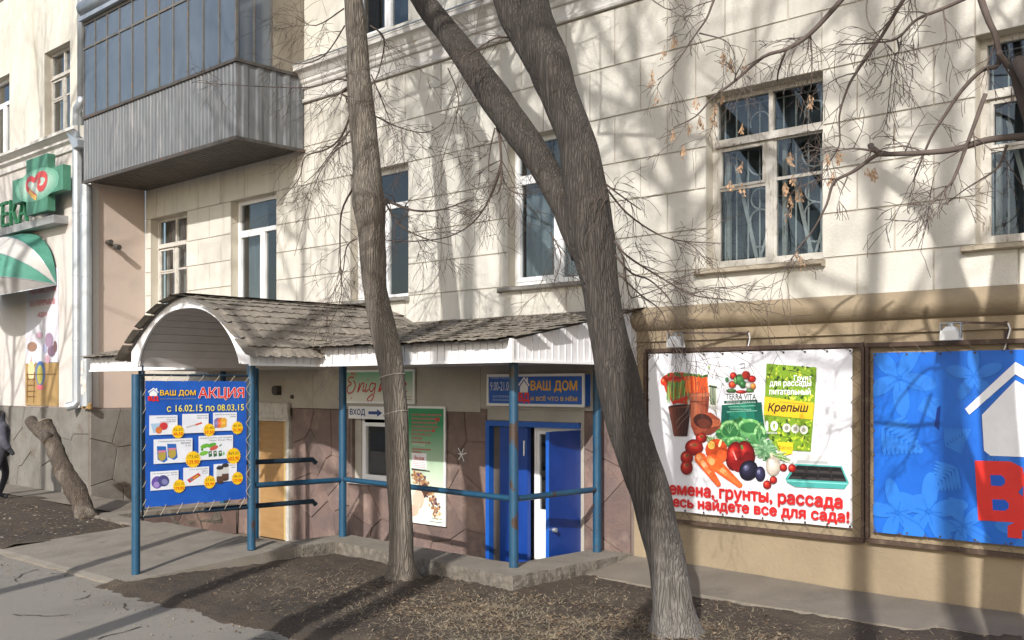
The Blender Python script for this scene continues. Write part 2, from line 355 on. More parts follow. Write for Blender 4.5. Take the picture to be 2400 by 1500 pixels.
b = MB(); b.box(BX0 - .1, BX1, D + .7, D + 11, BZ1 - .3, BZ1); b.box(BX0, BX1, D - .35, D + .7, BZ1 - .25, BZ1); b.build('roof', darkm, bld)
b = MB(); b.box(BX1 - .3, BX1, D + .02, D + 11, -.3, BZ1 - .31); b.box(BX0, BX1 - .3, D + 10.7, D + 11, -.3, BZ1 - .31); b.build('side_wall', stucco_up, bld)
# stucco blocks in running bond, each one proud of its grooves
ROWS = [3.075, 3.5, 3.98, 4.46, 4.95, 5.55, 6.2, 6.93]
def block(x0, x1, z0, z1, y, par, mat, name='stucco_block', g=.0065, dep=.014, ch=.004):
    x0 += g; x1 -= g; z0 += g; z1 -= g
    if x1 - x0 < .03 or z1 - z0 < .03: return
    b = MB(); c = ch; a = [(x0, y + dep, z0), (x1, y + dep, z0), (x1, y + dep, z1), (x0, y + dep, z1)]; f = [(x0 + c, y, z0 + c), (x1 - c, y, z0 + c), (x1 - c, y, z1 - c), (x0 + c, y, z1 - c)]
    b.poly(f)
    for i in range(4): j = (i + 1) % 4; b.poly([a[i], a[j], f[j], f[i]])
    b.build(name, mat, par, fix=False)
XR = 1.2
for r in range(len(ROWS) - 1):
    z0, z1 = ROWS[r], ROWS[r + 1]; P = .81; off = (-4.156 if r % 2 == 0 else -4.156 + P / 2)
    k0 = int((BX0 - off) / P) - 1; cuts = [off + P * k for k in range(k0, int((XR - off) / P) + 2)]
    segs = [(max(a, BX0), min(c, XR)) for a, c in zip(cuts, cuts[1:]) if c > BX0 and a < XR]
    out = []
    for a, c in segs:
        cur = [(a, c)]
        if z0 >= WZ0 - .01 and z1 <= WZ1 + .01:
            for wa, wc in WINS:
                nx_ = []
                for p, q in cur:
                    if q <= wa or p >= wc: nx_.append((p, q)); continue
                    if p < wa: nx_.append((p, wa + .011))
                    if q > wc: nx_.append((wc - .011, q))
                cur = nx_
        out += cur
    for a, c in out:
        if c - a > .06: block(a, c, z0, z1, D + random.uniform(-.0015, .0015), bld, stucco)
b = MB(); b.poly([(XR, D, 3.07), (BX1, D, 3.07), (BX1, D, WZ0), (XR, D, WZ0)]); b.poly([(XR, D, WZ1), (BX1, D, WZ1), (BX1, D, 6.93), (XR, D, 6.93)]); b.build('plain_wall', stucco, bld, fix=False)
# string course between the floors
def profile(b, x0, x1, prof, y):
    for (d0, z0), (d1, z1) in zip(prof, prof[1:]): b.poly([(x0, y - d0, z0), (x1, y - d0, z0), (x1, y - d1, z1), (x0, y - d1, z1)])
    for x in (x0, x1): b.poly([(x, y - d, z) for d, z in prof] + [(x, y + .02, prof[-1][1]), (x, y + .02, prof[0][1])])
b = MB(); profile(b, -14.86, BX1, [(0, 6.94), (.05, 6.945), (.06, 6.975), (.05, 7.0), (.012, 7.005), (.012, 7.17), (.05, 7.18), (.065, 7.21), (.065, 7.24), (.075, 7.245), (.10, 7.27), (.10, 7.32), (.11, 7.325), (.18, 7.42), (.24, 7.44), (.24, 7.50), (.25, 7.505), (.25, 7.535), (0, 7.58)], D)
b.build('cornice', trim, bld, fix=False)
b = MB(); profile(b, -14.86, BX1, [(.255, 7.537), (.262, 7.533), (.262, 7.545), (.0, 7.60)], D); b.build('cornice_flashing', galv, bld, fix=False)
# roll moulding over the plinth
pr = [(.0, 2.785)] + [(.02 + .125 * math.sin(math.pi * k / 12) ** .8, 2.79 + .285 * k / 12) for k in range(13)] + [(0, 3.085)]
b = MB(); profile(b, -7.86, BX1, pr, D); b.build('roll_moulding', tan_wall, bld, smooth=False, fix=False)
PX0 = -7.9
b = MB(); b.poly([(PX0, D, -.3), (BX1, D, -.3), (BX1, D, 2.66), (PX0, D, 2.66)])
profile(b, PX0 + .02, BX1, [(.0, 2.655), (.035, 2.66), (.035, 2.675), (.02, 2.68), (.02, 2.79)], D); b.build('plinth_wall', tan_wall, bld, fix=False)
b = MB(); b.box(PX0 + .14, PX0 + .20, D - .016, D - .001, -.1, 2.6); b.box(-4.9, -4.88, D - .01, D - .001, 2.56, 2.65); b.build('plinth_edge', tan_wall, bld)

# ------------------------------------------------------------------ windows
def rect_frame(b, x0, x1, z0, z1, wd, y0, y1):
    b.box(x0, x1, y0, y1, z0, z0 + wd); b.box(x0, x1, y0, y1, z1 - wd, z1); b.box(x0, x0 + wd, y0, y1, z0 + wd, z1 - wd); b.box(x1 - wd, x1, y0, y1, z0 + wd, z1 - wd)
def pane(par, x0, x1, z0, z1, y):
    b = MB(); b.box(x0, x1, y, y + .006, z0, z1); return b.build('pane', glass, par)
def room(par, x0, x1, z0, z1, y0, dep=1.1, mat=None):
    b = MB(); y1 = y0 + dep; b.poly([(x0 - .3, y1, z0 - .3), (x1 + .3, y1, z0 - .3), (x1 + .3, y1, z1 + .3), (x0 - .3, y1, z1 + .3)])
    reveal_box(b, (x0 - .3, x1 + .3, z0 - .3, z1 + .3), y0, y1)
    wall_grid(b, x0 - .3, x1 + .3, z0 - .3, z1 + .3, [(x0, x1, z0, z1)], y0)
    return b.build('room', mat or room_m, par, fix=False)
def curtain(par, x0, x1, z0, z1, y, mat=curtain_m):
    b = MB(); b.grid(lambda u, v: (x0 + (x1 - x0) * u, y + .03 * math.sin(u * (x1 - x0) * 34) * (1 - .3 * v), z0 + (z1 - z0) * v), 60, 4); b.build('curtain', mat, par, smooth=True, fix=False)
def pvc_window(par, x0, x1, z0, z1, y, tr, split, mat=white_pvc, drape=None):
    y0, y1 = y, y + .07; b = MB(); rect_frame(b, x0, x1, z0, z1, .065, y0, y1)
    zt = z0 + (z1 - z0) * tr; xm = x0 + (x1 - x0) * split
    b.box(x0 + .065, x1 - .065, y0, y1, zt - .04, zt + .04); b.box(xm - .045, xm + .045, y0, y1, z0 + .065, zt - .04)
    w_ = b.build('window', mat, par)
    s = MB(); rect_frame(s, x0 + .05, xm - .03, z0 + .05, zt - .025, .06, y0 - .015, y0 + .05); s.build('sash', mat, w_)
    pane(w_, x0 + .11, xm - .09, z0 + .11, zt - .085, y0 + .03); pane(w_, xm + .045, x1 - .065, z0 + .065, zt - .04, y0 + .04); pane(w_, x0 + .065, x1 - .065, zt + .04, z1 - .065, y0 + .04)
    room(w_, x0, x1, z0, z1, y1 + .01)
    if drape: curtain(w_, x0 + .03 + (x1 - x0 - .06) * drape[0], x0 + .03 + (x1 - x0 - .06) * drape[1], z0 + .03, z1 - .03, y1 + .14, drape[2])
    return w_
def grille(par, x0, x1, z0, z1, y):
    b = MB(); n = 9
    for k in range(n + 1):
        x = x0 + (x1 - x0) * k / n; b.bar((x, y, z0), (x, y, z1), .017, .012, (0, 1, 0))
    for z in (z0 + .05, z1 - .05): b.bar((x0, y, z), (x1, y, z), .02, .012)
    for cx in (x0 + (x1 - x0) * .27, x0 + (x1 - x0) * .77):
        wv = (x1 - x0) * .2
        b.bar((cx - wv * .8, y - .015, z0 + (z1 - z0) * .62), (cx + wv * .25, y - .015, z0 + .03), .045, .01, (0, 1, 0)); b.bar((cx + wv, y - .015, z0 + (z1 - z0) * .32), (cx + wv * .3, y - .015, z0 + .03), .03, .01, (0, 1, 0))
        for zc, rr, a0, a1 in ((.62, .16, 180, 360), (.40, .12, 40, 270), (.17, .12, 190, 380), (.27, .13, 60, 200), (.85, .13, 20, 200)):
            pts = [(cx + wv * .35 + rr * math.cos(R(a0 + (a1 - a0) * k / 12)), y - .012, z0 + (z1 - z0) * zc + rr * math.sin(R(a0 + (a1 - a0) * k / 12))) for k in range(13)]
            b.tube(pts, .011, 5)
    b.build('grille', M('grille_paint', (.66, .65, .62), (.55, .53, .49), .7, 9), par)
def old_window(par, x0, x1, z0, z1, y, tr=.735, gr=True, cur=False):
    y0, y1 = y, y + .08; b = MB(); rect_frame(b, x0, x1, z0, z1, .06, y0, y1); zt = z0 + (z1 - z0) * tr; xm = (x0 + x1) / 2 + .02; q_ = .034
    b.box(x0 + .06, x1 - .06, y0 - .01, y1, zt - .05, zt + .03); b.box(xm - q_, xm + q_, y0 - .006, y1, z0 + .06, zt - .05); b.box(xm - .025, xm + .025, y0, y1, zt + .03, z1 - .06)
    b.bar((x0 + .05, y0 - .02, zt - .055), (x1 - .05, y0 - .02, zt - .055), .05, .02)
    w_ = b.build('window', old_paint, par); pane(w_, x0 + .06, xm - .025, zt + .03, z1 - .06, y0 + .04); pane(w_, xm + .025, x1 - .06, zt + .03, z1 - .06, y0 + .04)
    for i, (a, c) in enumerate(((x0 + .06, xm - q_), (xm + q_, x1 - .06))):
        zb = z0 + .06; zh = zt - .05; zf = zb + (zh - zb) * (.63 if i == 0 else .66); s = MB(); rect_frame(s, a, c, zb, zh, .036, y0 + .005, y0 + .055)
        s.box(a + .036, c - .036, y0 + .005, y0 + .055, zf - .018, zf + .018)
        if i == 0: rect_frame(s, a + .036, c - .036, zf + .018, zh - .036, .03, y0 - .012, y0 + .03)
        s.build('sash', old_paint, w_); e = .066 if i == 0 else .036
        pane(w_, a + .036, c - .036, zb + .036, zf - .018, y0 + .025); pane(w_, a + e, c - e, zf + (.048 if i == 0 else .018), zh - e, y0 + .02)
    s = MB()                                           # inner sashes
    for a, c in ((x0 + .10, xm - .07), (xm + .07, x1 - .10)): rect_frame(s, a, c, z0 + .06, zt - .05, .05, y1 + .06, y1 + .1)
    s.build('inner_sash', old_paint, w_)
    if gr: grille(w_, x0 + .05, x1 - .05, z0 + .03, z1 - .04, y1 + .12); curtain(w_, x0 + .02, x1 - .02, z0 + .02, z1 - .02, y1 + .19, M('dim_curtain', (.085, .10, .112), (.055, .066, .076), .9, 3, stretch=(5, 5, .4)))
    if cur: curtain(w_, x0 + .04, x1 - .04, z0 + .02, z1 - .02, y1 + .2)
    room(w_, x0, x1, z0, z1, y1 + .25 if not gr else y1 + .22); return w_
def sill(par, x0, x1, z, y, mat=sill_m, out=.10, th=.07):
    b = MB(); n = 14
    f = lambda u, v: (x0 + (x1 - x0) * u, y - out + (out + .25) * v, z + .02 * v + .006 * nz(u * 9, v * 3, 1, 4))
    b.grid(f, n, 2)
    for k in range(n):
        p, q = Vector(f(k / n, 0)), Vector(f((k + 1) / n, 0)); o = Vector((0, -.004, th * .6)); b.poly([p, q, q - o, p - o]); b.poly([p - o, q - o, q - o + Vector((0, out, -.015)), p - o + Vector((0, out, -.015))])
    for u in (0, 1):
        p = Vector(f(u, 0)); b.poly([p, p - Vector((0, 0, th)), p - Vector((0, -out, th)), p + Vector((0, out, 0))])
    return b.build('sill', mat, par, fix=False)
FY = D + .17
names = [old_window(bld, *WINS[0], WZ0, WZ1, FY, gr=False, cur=True), pvc_window(bld, *WINS[1], WZ0, WZ1, FY, .715, .56, drape=(0, .42, M('drape_grey', (.26, .27, .27), (.18, .19, .20), .9, 5, stretch=(4, 4, .3)))), pvc_window(bld, *WINS[2], WZ0, WZ1, FY, .715, .5, drape=(0, .25, MATS['drape_grey'])), pvc_window(bld, *WINS[3], WZ0 + .02, WZ1, FY, .735, .56, drape=(0, 1, M('drape_pale', (.38, .41, .41), (.20, .23, .25), .9, 2.2, stretch=(4, 4, .5)))),
         old_window(bld, *WINS[4], WZ0, WZ1, FY), old_window(bld, *WINS[5], WZ0, WZ1, FY), pvc_window(bld, *WINS[6], WZ0, WZ1, FY, .72, .5), old_window(bld, *WINS[7], WZ0, WZ1, FY)]
for i, (a, c) in enumerate(WINS): sill(names[i], a - .10, c + .03, WZ0 - .02, D, M('tin_sill', (.30, .29, .27), (.22, .21, .19), .6, 5, metal=.3) if i in (1, 2, 3, 6) else sill_m)
for k, u in enumerate(UP): pvc_window(bld, *u, D + .16, .72, .55)
# ------------------------------------------------------------------ irregular stone slabs (Voronoi cells, joints left open)
def clip(poly, a, b_, c):
    out = []
    for i, p in enumerate(poly):
        q = poly[(i + 1) % len(poly)]; dp = a * p[0] + b_ * p[1] - c; dq = a * q[0] + b_ * q[1] - c
        if dp <= 0: out.append(p)
        if (dp < 0 < dq) or (dq < 0 < dp):
            t = dp / (dp - dq); out.append((p[0] + (q[0] - p[0]) * t, p[1] + (q[1] - p[1]) * t))
    return out
def cells(x0, x1, z0, z1, size, rnd, jit=.42):
    nx_, nz_ = max(1, round((x1 - x0) / size)), max(1, round((z1 - z0) / (size * .9)))
    sd = [(x0 + (i + .5 + rnd.uniform(-jit, jit)) * (x1 - x0) / nx_, z0 + (k + .5 + rnd.uniform(-jit, jit)) * (z1 - z0) / nz_) for i in range(nx_) for k in range(nz_)]
    res = []
    for s in sd:
        poly = [(x0, z0), (x1, z0), (x1, z1), (x0, z1)]
        for o in sorted(sd, key=lambda o: math.dist(o, s))[1:16]:
            a, c = o[0] - s[0], o[1] - s[1]; poly = clip(poly, a, c, a * (s[0] + o[0]) / 2 + c * (s[1] + o[1]) / 2)
            if len(poly) < 3: break
        if len(poly) >= 3: res.append(poly)
    return res
def slabs(par, x0, x1, z0, z1, size, mp, mat, dep=.018, gap=.005, seed=1, name='stone'):
    rnd = random.Random(seed)
    for poly in cells(x0, x1, z0, z1, size, rnd):
        cx = sum(p[0] for p in poly) / len(poly); cz = sum(p[1] for p in poly) / len(poly)
        def ins(g):
            o = []
            for p in poly:
                d = math.dist(p, (cx, cz)) or 1; f = max(.2, 1 - g / d); o.append((cx + (p[0] - cx) * f, cz + (p[1] - cz) * f))
            return o
        A, B = ins(gap), ins(gap + .012); h = dep * rnd.uniform(.75, 1.25); b = MB(); n = len(poly)
        b.poly([mp(u, v, h) for u, v in B])
        for i in range(n): j = (i + 1) % n; b.poly([mp(*A[i], 0), mp(*A[j], 0), mp(*B[j], h), mp(*B[i], h)])
        b.build(name, mat, par, fix=True)
# ------------------------------------------------------------------ the wall under the canopy
DOOR = (-10.48, -8.76, -.6, 1.625); BW = (-13.6, -12.3, .58, 1.585); YD = (-16.36, -15.30, -.6, 1.60)
LW = D + .03
b = MB(); wall_grid(b, BX0, PX0, -.65, 2.45, [DOOR, BW, YD], LW)
for o in (DOOR, BW, YD): reveal_box(b, o, LW, LW + .3)
b.build('basement_wall', joint_m, bld, fix=False)
fm = lambda x, z, h: (x, LW - h, z)
for k, (a, c, z0, z1) in enumerate(((-15.22, -13.66, -.6, 1.74), (-13.66, -12.28, -.6, .55), (-12.28, -10.52, -.6, 1.76), (-8.72, -7.96, -.6, 1.77), (-20.4, -16.45, -.6, 1.72))):
    slabs(bld, a, c, z0, z1, .62, fm, stone_m, .022, seed=11 + k)
slabs(bld, 8.35, 10.6, -.6, -.13, .5, lambda y, z, h: (-16.915 + h, y, z), stone_m, .025, seed=31)
xs = [-20.42, -18.1, -16.55, -14.62, -12.0, -10.62, -7.93]
for a, c in zip(xs, xs[1:]):
    z0 = 1.74
    for (p, q, zb) in ([(a, c, z0)] if not (a < -10.4 < c) else [(a, c, 1.79)]):
        b = MB(); b.box(p + .004, q - .004, LW - .035, LW - .001, zb, 2.47); b.build('wall_board', board_m, bld)
b = MB(); b.box(-10.48, -8.72, LW - .03, LW - .001, 1.63, 1.786); b.box(-8.75, -8.70, LW - .045, LW - .031, -.55, 1.86); b.build('door_surround', board_m, bld)
b = MB(); b.bar((-15.62, LW - .037, 2.04), (-15.62, LW - .05, 2.04), .16, .16); b.tube([(-15.62, LW - .05, 2.04), (-15.62, LW - .13, 2.04)], .085, 14); b.build('vent_pipe', darkm, bld); b = MB(); b.tube([(-15.2, LW - .03, 1.93), (-15.2, LW - .07, 1.93)], .035, 10); b.build('vent_pipe', darkm, bld)
g_ = onY(1082, 1066, LW - .03); b = MB()
for a_, l_ in ((.3, .11), (1.2, .10), (2.2, .12), (2.9, .08), (4.0, .10), (5.2, .11)): b.bar((g_.x, LW - .032, g_.z), (g_.x + l_ * math.cos(a_), LW - .032, g_.z + l_ * math.sin(a_)), .012, .002, (0, 1, 0))
b.build('chalk_mark', white_pvc, bld)
# yellow plywood door
d = MB(); d.box(YD[0] + .06, YD[1] - .24, LW + .03, LW + .07, -.59, 1.5); yd = d.build('plywood_door', M('plywood', (.34, .20, .08), (.28, .165, .065), .7, 3, stretch=(1, 1, 6), bump=.2), bld)
d = MB(); d.box(YD[1] - .235, YD[1] - .08, LW + .01, LW + .05, -.59, 1.5); d.build('door_board', M('yellow_board', (.50, .36, .15), (.44, .31, .12), .7, 3), yd)
d = MB(); d.box(YD[0], YD[0] + .06, LW - .06, LW + .1, -.6, 1.6); d.box(YD[1] - .08, YD[1] + .01, LW - .06, LW + .1, -.6, 1.6); d.box(YD[0] + .06, YD[1] - .08, LW - .06, LW + .1, 1.5, 1.6); d.box(YD[0] - .05, YD[1] + .06, LW - .12, LW - .06, 1.55, 1.82); d.build('door_frame', old_paint, yd)
# basement shop window
bw = pvc_window(bld, BW[0] + .16, BW[1], BW[2], BW[3], LW + .08, .97, .97)
b = MB(); b.box(BW[0], BW[0] + .16, LW + .06, LW + .14, BW[2], BW[3]); b.build('side_board', board_m, bw)
b = MB(); b.box(BW[0] - .03, BW[1] + .02, LW - .09, LW + .08, BW[2] - .035, BW[2] - .005); b.build('sill', white_pvc, bw)
b = MB()
for k in range(4):
    z = BW[2] + .12 + .22 * k; b.use(board_m).box(BW[0] + .2, BW[1], LW + .55, LW + .8, z - .02, z)
    for j in range(9): b.use(ink(*random.choice([(150, 90, 50), (120, 130, 90), (180, 170, 150), (90, 60, 60), (140, 140, 150)]))); x = BW[0] + .25 + j * .11; b.box(x, x + random.uniform(.05, .09), LW + .58, LW + .68, z, z + random.uniform(.06, .17))
b.build('display_shelf', None, bw)
# blue double door, one leaf swung out, white inner door
x0, x1, z0, z1 = DOOR
d = MB(); d.box(x0, x0 + .07, LW - .07, LW + .12, z0, z1); d.box(x0 + .07, x1, LW - .07, LW + .12, z1 - .075, z1); dr = d.build('double_door', bluef, bld)
d = MB(); d.box(x0 + .075, x0 + .21, LW + .02, LW + .1, z0, z1 - .08); d.build('door_post', M('grey_brown', (.10, .085, .075), None, .8), dr)
d = MB(); d.box(x0 + .215, x0 + .76, LW + .0, LW + .05, z0 + .01, z1 - .085); d.box(x0 + .66, x0 + .755, LW - .014, LW - .001, z0 + .01, z1 - .085); lf = d.build('door_leaf', blued, dr)
d = MB(); d.box(x0 + .69, x0 + .71, LW - .03, LW - .015, 1.15, 1.36); d.build('door_closer', white_pvc, lf)
# open leaf, hinged at the right jamb
hp = Vector((x1 - .03, LW - .06, 0)); e = onZ(1281, 1200, .4); dirv = (Vector((e.x, e.y, 0)) - hp); dirv = Vector((.12, -1, 0)).normalized(); ll = .73; nn = Vector((-dirv.y, dirv.x, 0))
d = MB(); c0, c1 = hp, hp + dirv * ll
d.prism([Vector((c0.x, c0.y, z0 + .01)), Vector((c1.x, c1.y, z0 + .01)), Vector((c1.x, c1.y, z1 - .09)), Vector((c0.x, c0.y, z1 - .09))], nn * .045)
lo = d.build('door_leaf', blued, dr)
d = MB(); d.prism([Vector((c1.x, c1.y, z0 + .01)), Vector((c1.x, c1.y, z0 + .01)) + dirv * .012, Vector((c1.x, c1.y, z1 - .09)) + dirv * .012, Vector((c1.x, c1.y, z1 - .09))], nn * .05); d.build('door_edge', bluef, lo)
sd = 1 if nn.x > 0 else -1
hc = hp + dirv * (ll - .09) + (nn * .046 if sd > 0 else nn * -.002); hz = .30
d = MB(); d.tube([Vector((hc.x, hc.y, hz)), Vector((hc.x, hc.y, hz)) + nn * (.05 * sd)], .028, 10); d.build('door_handle', galv, lo)
d = MB(); xa, xb = x0 + .80, x1 - .03; rect_frame(d, xa, xb, z0, z1 - .08, .04, LW + .08, LW + .15); wf = d.build('inner_door_frame', white_pvc, dr)
d = MB(); rect_frame(d, xa + .04, xb - .04, z0 + .05, z1 - .125, .045, LW + .09, LW + .14); d.box(xa + .085, xb - .085, LW + .09, LW + .14, z0 + .095, z0 + 1.02); d.build('inner_door', white_pvc, wf)
pane(wf, xa + .085, xb - .085, z0 + 1.02, z1 - .17, LW + .11)
d = MB(); d.box(xa + .36, xa + .40, LW + .03, LW + .09, .2, .42); d.tube([(xa + .38, LW + .03, .33), (xa + .38, LW - .02, .33), (xa + .48, LW - .02, .33)], .012, 8); d.build('door_handle', darkm, wf)
room(wf, xa, xb, z0, z1 - .08, LW + .2, 1.5)
# ------------------------------------------------------------------ glazed balcony
BYF, BXR, BXL = 9.326, -14.875, -20.34; BZ0, BZP, BZT, BZR = 6.13, 7.39, 8.76, 9.22
def wave(t, p=.115, a=.012):
    f = (t / p) % 1; return a if f < .3 else (a * (1 - (f - .3) / .12) if f < .42 else (0 if f < .88 else a * (f - .88) / .12))
b = MB()
cols = []; x = BXL
while x < BXR: cols.append(x); x += .0138
cols.append(BXR)
for a, c in zip(cols, cols[1:]):
    ya, yc = BYF - wave(a), BYF - wave(c); b.poly([(a, ya, BZ0), (c, yc, BZ0), (c, yc, BZP), (a, ya, BZP)])
bal = b.build('balcony', corr, bld, fix=False)
b = MB(); y = BYF; cs = []
while y < D: cs.append(y); y += .02
cs.append(D)
for a, c in zip(cs, cs[1:]):
    xa_, xc_ = BXR + wave(a, .27, .02), BXR + wave(c, .27, .02); b.poly([(xa_, a, BZ0), (xc_, c, BZ0), (xc_, c, BZP), (xa_, a, BZP)])
b.build('side_parapet', corr, bal, fix=False)
b = MB(); b.bar((BXL, BYF - .005, BZP), (BXR + .03, BYF - .005, BZP), .07, .05); b.bar((BXR + .01, BYF - .03, BZP), (BXR + .01, D, BZP), .07, .05); b.bar((BXL, BYF - .01, BZ0), (BXR + .03, BYF - .01, BZ0), .06, .06); b.bar((BXR + .01, BYF - .03, BZ0), (BXR + .01, D, BZ0), .06, .05); b.build('rail', darkm, bal)
b = MB()
for k in range(16):
    ya = BYF + .03 + k * (D - BYF - .04) / 16; yb_ = ya + (D - BYF - .04) / 16; ym = ya + .05
    b.poly([(BXL, ya, BZ0 + .02), (BXR, ya, BZ0 + .02), (BXR, ym, BZ0 + .02), (BXL, ym, BZ0 + .02)]); b.poly([(BXL, ym, BZ0 + .02), (BXR, ym, BZ0 + .02), (BXR, ym, BZ0 + .045), (BXL, ym, BZ0 + .045)]); b.poly([(BXL, ym, BZ0 + .045), (BXR, ym, BZ0 + .045), (BXR, yb_, BZ0 + .045), (BXL, yb_, BZ0 + .045)]); b.poly([(BXL, yb_, BZ0 + .045), (BXR, yb_, BZ0 + .045), (BXR, yb_, BZ0 + .02), (BXL, yb_, BZ0 + .02)])
b.build('soffit', M('soffit_steel', (.13, .12, .105), (.095, .088, .078), .6, 4, metal=.3), bal, fix=False)
nM = 11; bm_ = M('balcony_bar', (.13, .13, .125), (.09, .088, .082), .7, 6, c3=(.16, .11, .07), s3=8)
bglass = M('balcony_glass', (.10, .122, .15), (.075, .092, .115), .1, 1.5, spec=1.0, stretch=(1, 1, .4))  # opaque blue-grey base colour stands in for sky reflected in the panes
for k in range(nM + 1):
    x = BXL + (BXR - BXL) * k / nM; b = MB(); b.box(x - .018, x + .018, BYF - .02, BYF + .02, BZP + .03, BZR); b.build('mullion', bm_, bal)
b = MB(); b.box(BXL, BXR, BYF - .024, BYF + .016, BZT - .02, BZT + .02); b.box(BXL, BXR, BYF - .03, BYF + .03, BZR - .0, BZR + .06); b.box(BXR - .03, BXR + .01, BYF + .03, D, BZT - .02, BZT + .02); b.build('transom', bm_, bal)
for k in range(nM):
    xa_ = BXL + (BXR - BXL) * k / nM + .018; xb_ = BXL + (BXR - BXL) * (k + 1) / nM - .018
    for za, zb in ((BZP + .03, BZT - .02), (BZT + .02, BZR)):
        b = MB(); b.box(xa_, xb_, BYF - .003, BYF + .003, za, zb); b.build('pane', bglass, bal)
ys = [BYF + .02, BYF + .33, BYF + .66, D]
for k in range(3):
    if k < 2:
        b = MB(); b.box(BXR - .004, BXR + .002, ys[k] + .018, ys[k + 1] - .018, BZP + .03, BZR); b.build('pane', bglass, bal)
    else:
        b = MB(); b.box(BXR - .02, BXR + .008, ys[k] + .018, ys[k + 1], BZP + .03, BZR + .5); b.build('side_board', M('weathered_board', (.24, .21, .165), (.18, .155, .12), .85, 3, stretch=(1, 1, .4)), bal)
    b = MB(); b.box(BXR - .025, BXR + .012, ys[k] - .018, ys[k] + .018, BZP + .03, BZR); b.build('mullion', bm_, bal)
b = MB(); b.box(BXL, BXR + .06, BYF - .12, D, BZR + .062, BZR + .14); b.build('balcony_roof', galv, bal)
b = MB(); b.tube([(BXL + .05, BYF - .02, BZR + .31), (BXL + 2.6, BYF + .02, BZR + .33)], [.17, .15], 14); b.build('rolled_sheet', galv, bal, smooth=True)
b = MB(); b.box(BXL, BXR - .05, D - .05, D - .007, BZP - 1.2, BZR); b.poly([(BXL, BYF + .06, BZ0 + .1), (BXR - .04, BYF + .06, BZ0 + .1), (BXR - .04, D - .06, BZ0 + .1), (BXL, D - .06, BZ0 + .1)]); b.build('balcony_interior', M('balcony_inside', (.12, .13, .14), (.09, .095, .10), .9, 2), bal)
# items stored on the balcony
b = MB(); b.box(-16.6, -16.1, 9.7, 10.1, BZ0 + .11, 7.62); b.box(-15.9, -15.4, 9.6, 9.9, BZ0 + .11, 7.75); b.build('stored_box', M('cardboard', (.42, .36, .26), None, .8), bal)

# ------------------------------------------------------------------ projecting wing
wing = thing('pharmacy_wing', (-27, WY + 3, -.2), 'pale projecting building wing with a grey stone slab base and pink plastered side', 'building')
WW = [(-22.615, -21.375, 7.36, 9.22), (-25.72, -24.47, 7.34, 9.18), (-22.615, -21.375, 10.9, 12.7), (-25.72, -24.40, 10.9, 12.7), (-28.8, -27.5, 7.34, 9.18)]
b = MB(); b.use(stucco_up); wall_grid(b, -36, BX0, 7.0, BZ1, WW, WY); b.use(wing_wall); wall_grid(b, -36, BX0, 1.6, 7.0, [], WY); b.use(reveal)
for o in WW: reveal_box(b, o, WY, WY + .3)
b.use(joint_m); wall_grid(b, -36, BX0 + .02, -.3, 1.68, [], WY - .03); b.poly([(-36, WY - .03, 1.68), (BX0 + .02, WY - .03, 1.68), (BX0 + .02, WY, 1.68), (-36, WY, 1.68)])
b.use(pink_wall); b.poly([(BX0, WY, 1.6), (BX0, D, 1.6), (BX0, D, BZ1), (BX0, WY, BZ1)]); b.use(joint_m).poly([(BX0 + .02, WY - .03, -.3), (BX0 + .02, D, -.3), (BX0 + .02, D, 1.68), (BX0 + .02, WY - .03, 1.68)]); b.poly([(BX0 + .02, WY - .03, 1.68), (BX0 + .02, D, 1.68), (BX0, D, 1.68), (BX0, WY - .03, 1.68)])
b.build('wall', None, wing, fix=False)
for i, o in enumerate(WW): (old_window if i in (0, 2) else pvc_window)(wing, *o, WY + .15, *((.72, False, True) if i in (0, 2) else (.7, .5)))
b = MB(); profile(b, -36, BX0 - .25, [(0, 6.92), (.05, 6.93), (.05, 7.0), (.02, 7.01), (.02, 7.08), (.10, 7.12), (.10, 7.17), (.2, 7.24), (.24, 7.25), (.24, 7.31), (0, 7.36)], WY); b.build('cornice', trim, wing, fix=False)
slabs(wing, -27, BX0, -.25, 1.66, .75, lambda x, z, h: (x, WY - .032 - h, z), stone_g, .02, gap=.007, seed=41)
slabs(wing, WY - .03, D - .02, -.25, 1.66, .62, lambda y, z, h: (BX0 + .022 + h, y, z), stone_g, .02, gap=.007, seed=42)
b = MB(); b.box(BX0 - .02, BX0 + .02, WY + .03, WY + .15, 1.7, BZ0 - .02); b.build('corner_strip', wing_wall, wing)
b = MB(); b.box(-36, BX0, WY + .5, WY + 8, BZ1 - .3, BZ1); b.box(-36, BX0, WY - .3, WY + .5, BZ1 - .25, BZ1); b.build('roof', darkm, wing)
# ------------------------------------------------------------------ entrance canopy
can = thing('entrance_canopy', (-12.9, 9.2, 0), 'white sided entrance canopy with arched front, brown shingle roof and blue pipe posts', 'canopy')
XR_, XL_, YF_, YA = -7.87, -18.0, 8.37, 7.35
AX0, AX1 = -14.47, -11.39; AC = (AX0 + AX1) / 2; AH = (AX1 - AX0) / 2
zroof = lambda y: 2.635 + .19 * (y - YF_)
zout = lambda t: 2.62 + .70 * (1 - abs(t) ** 1.75)
zin = lambda t: 2.40 + .78 * max(0, 1 - min(1, abs(t)) ** 2.4) ** .75
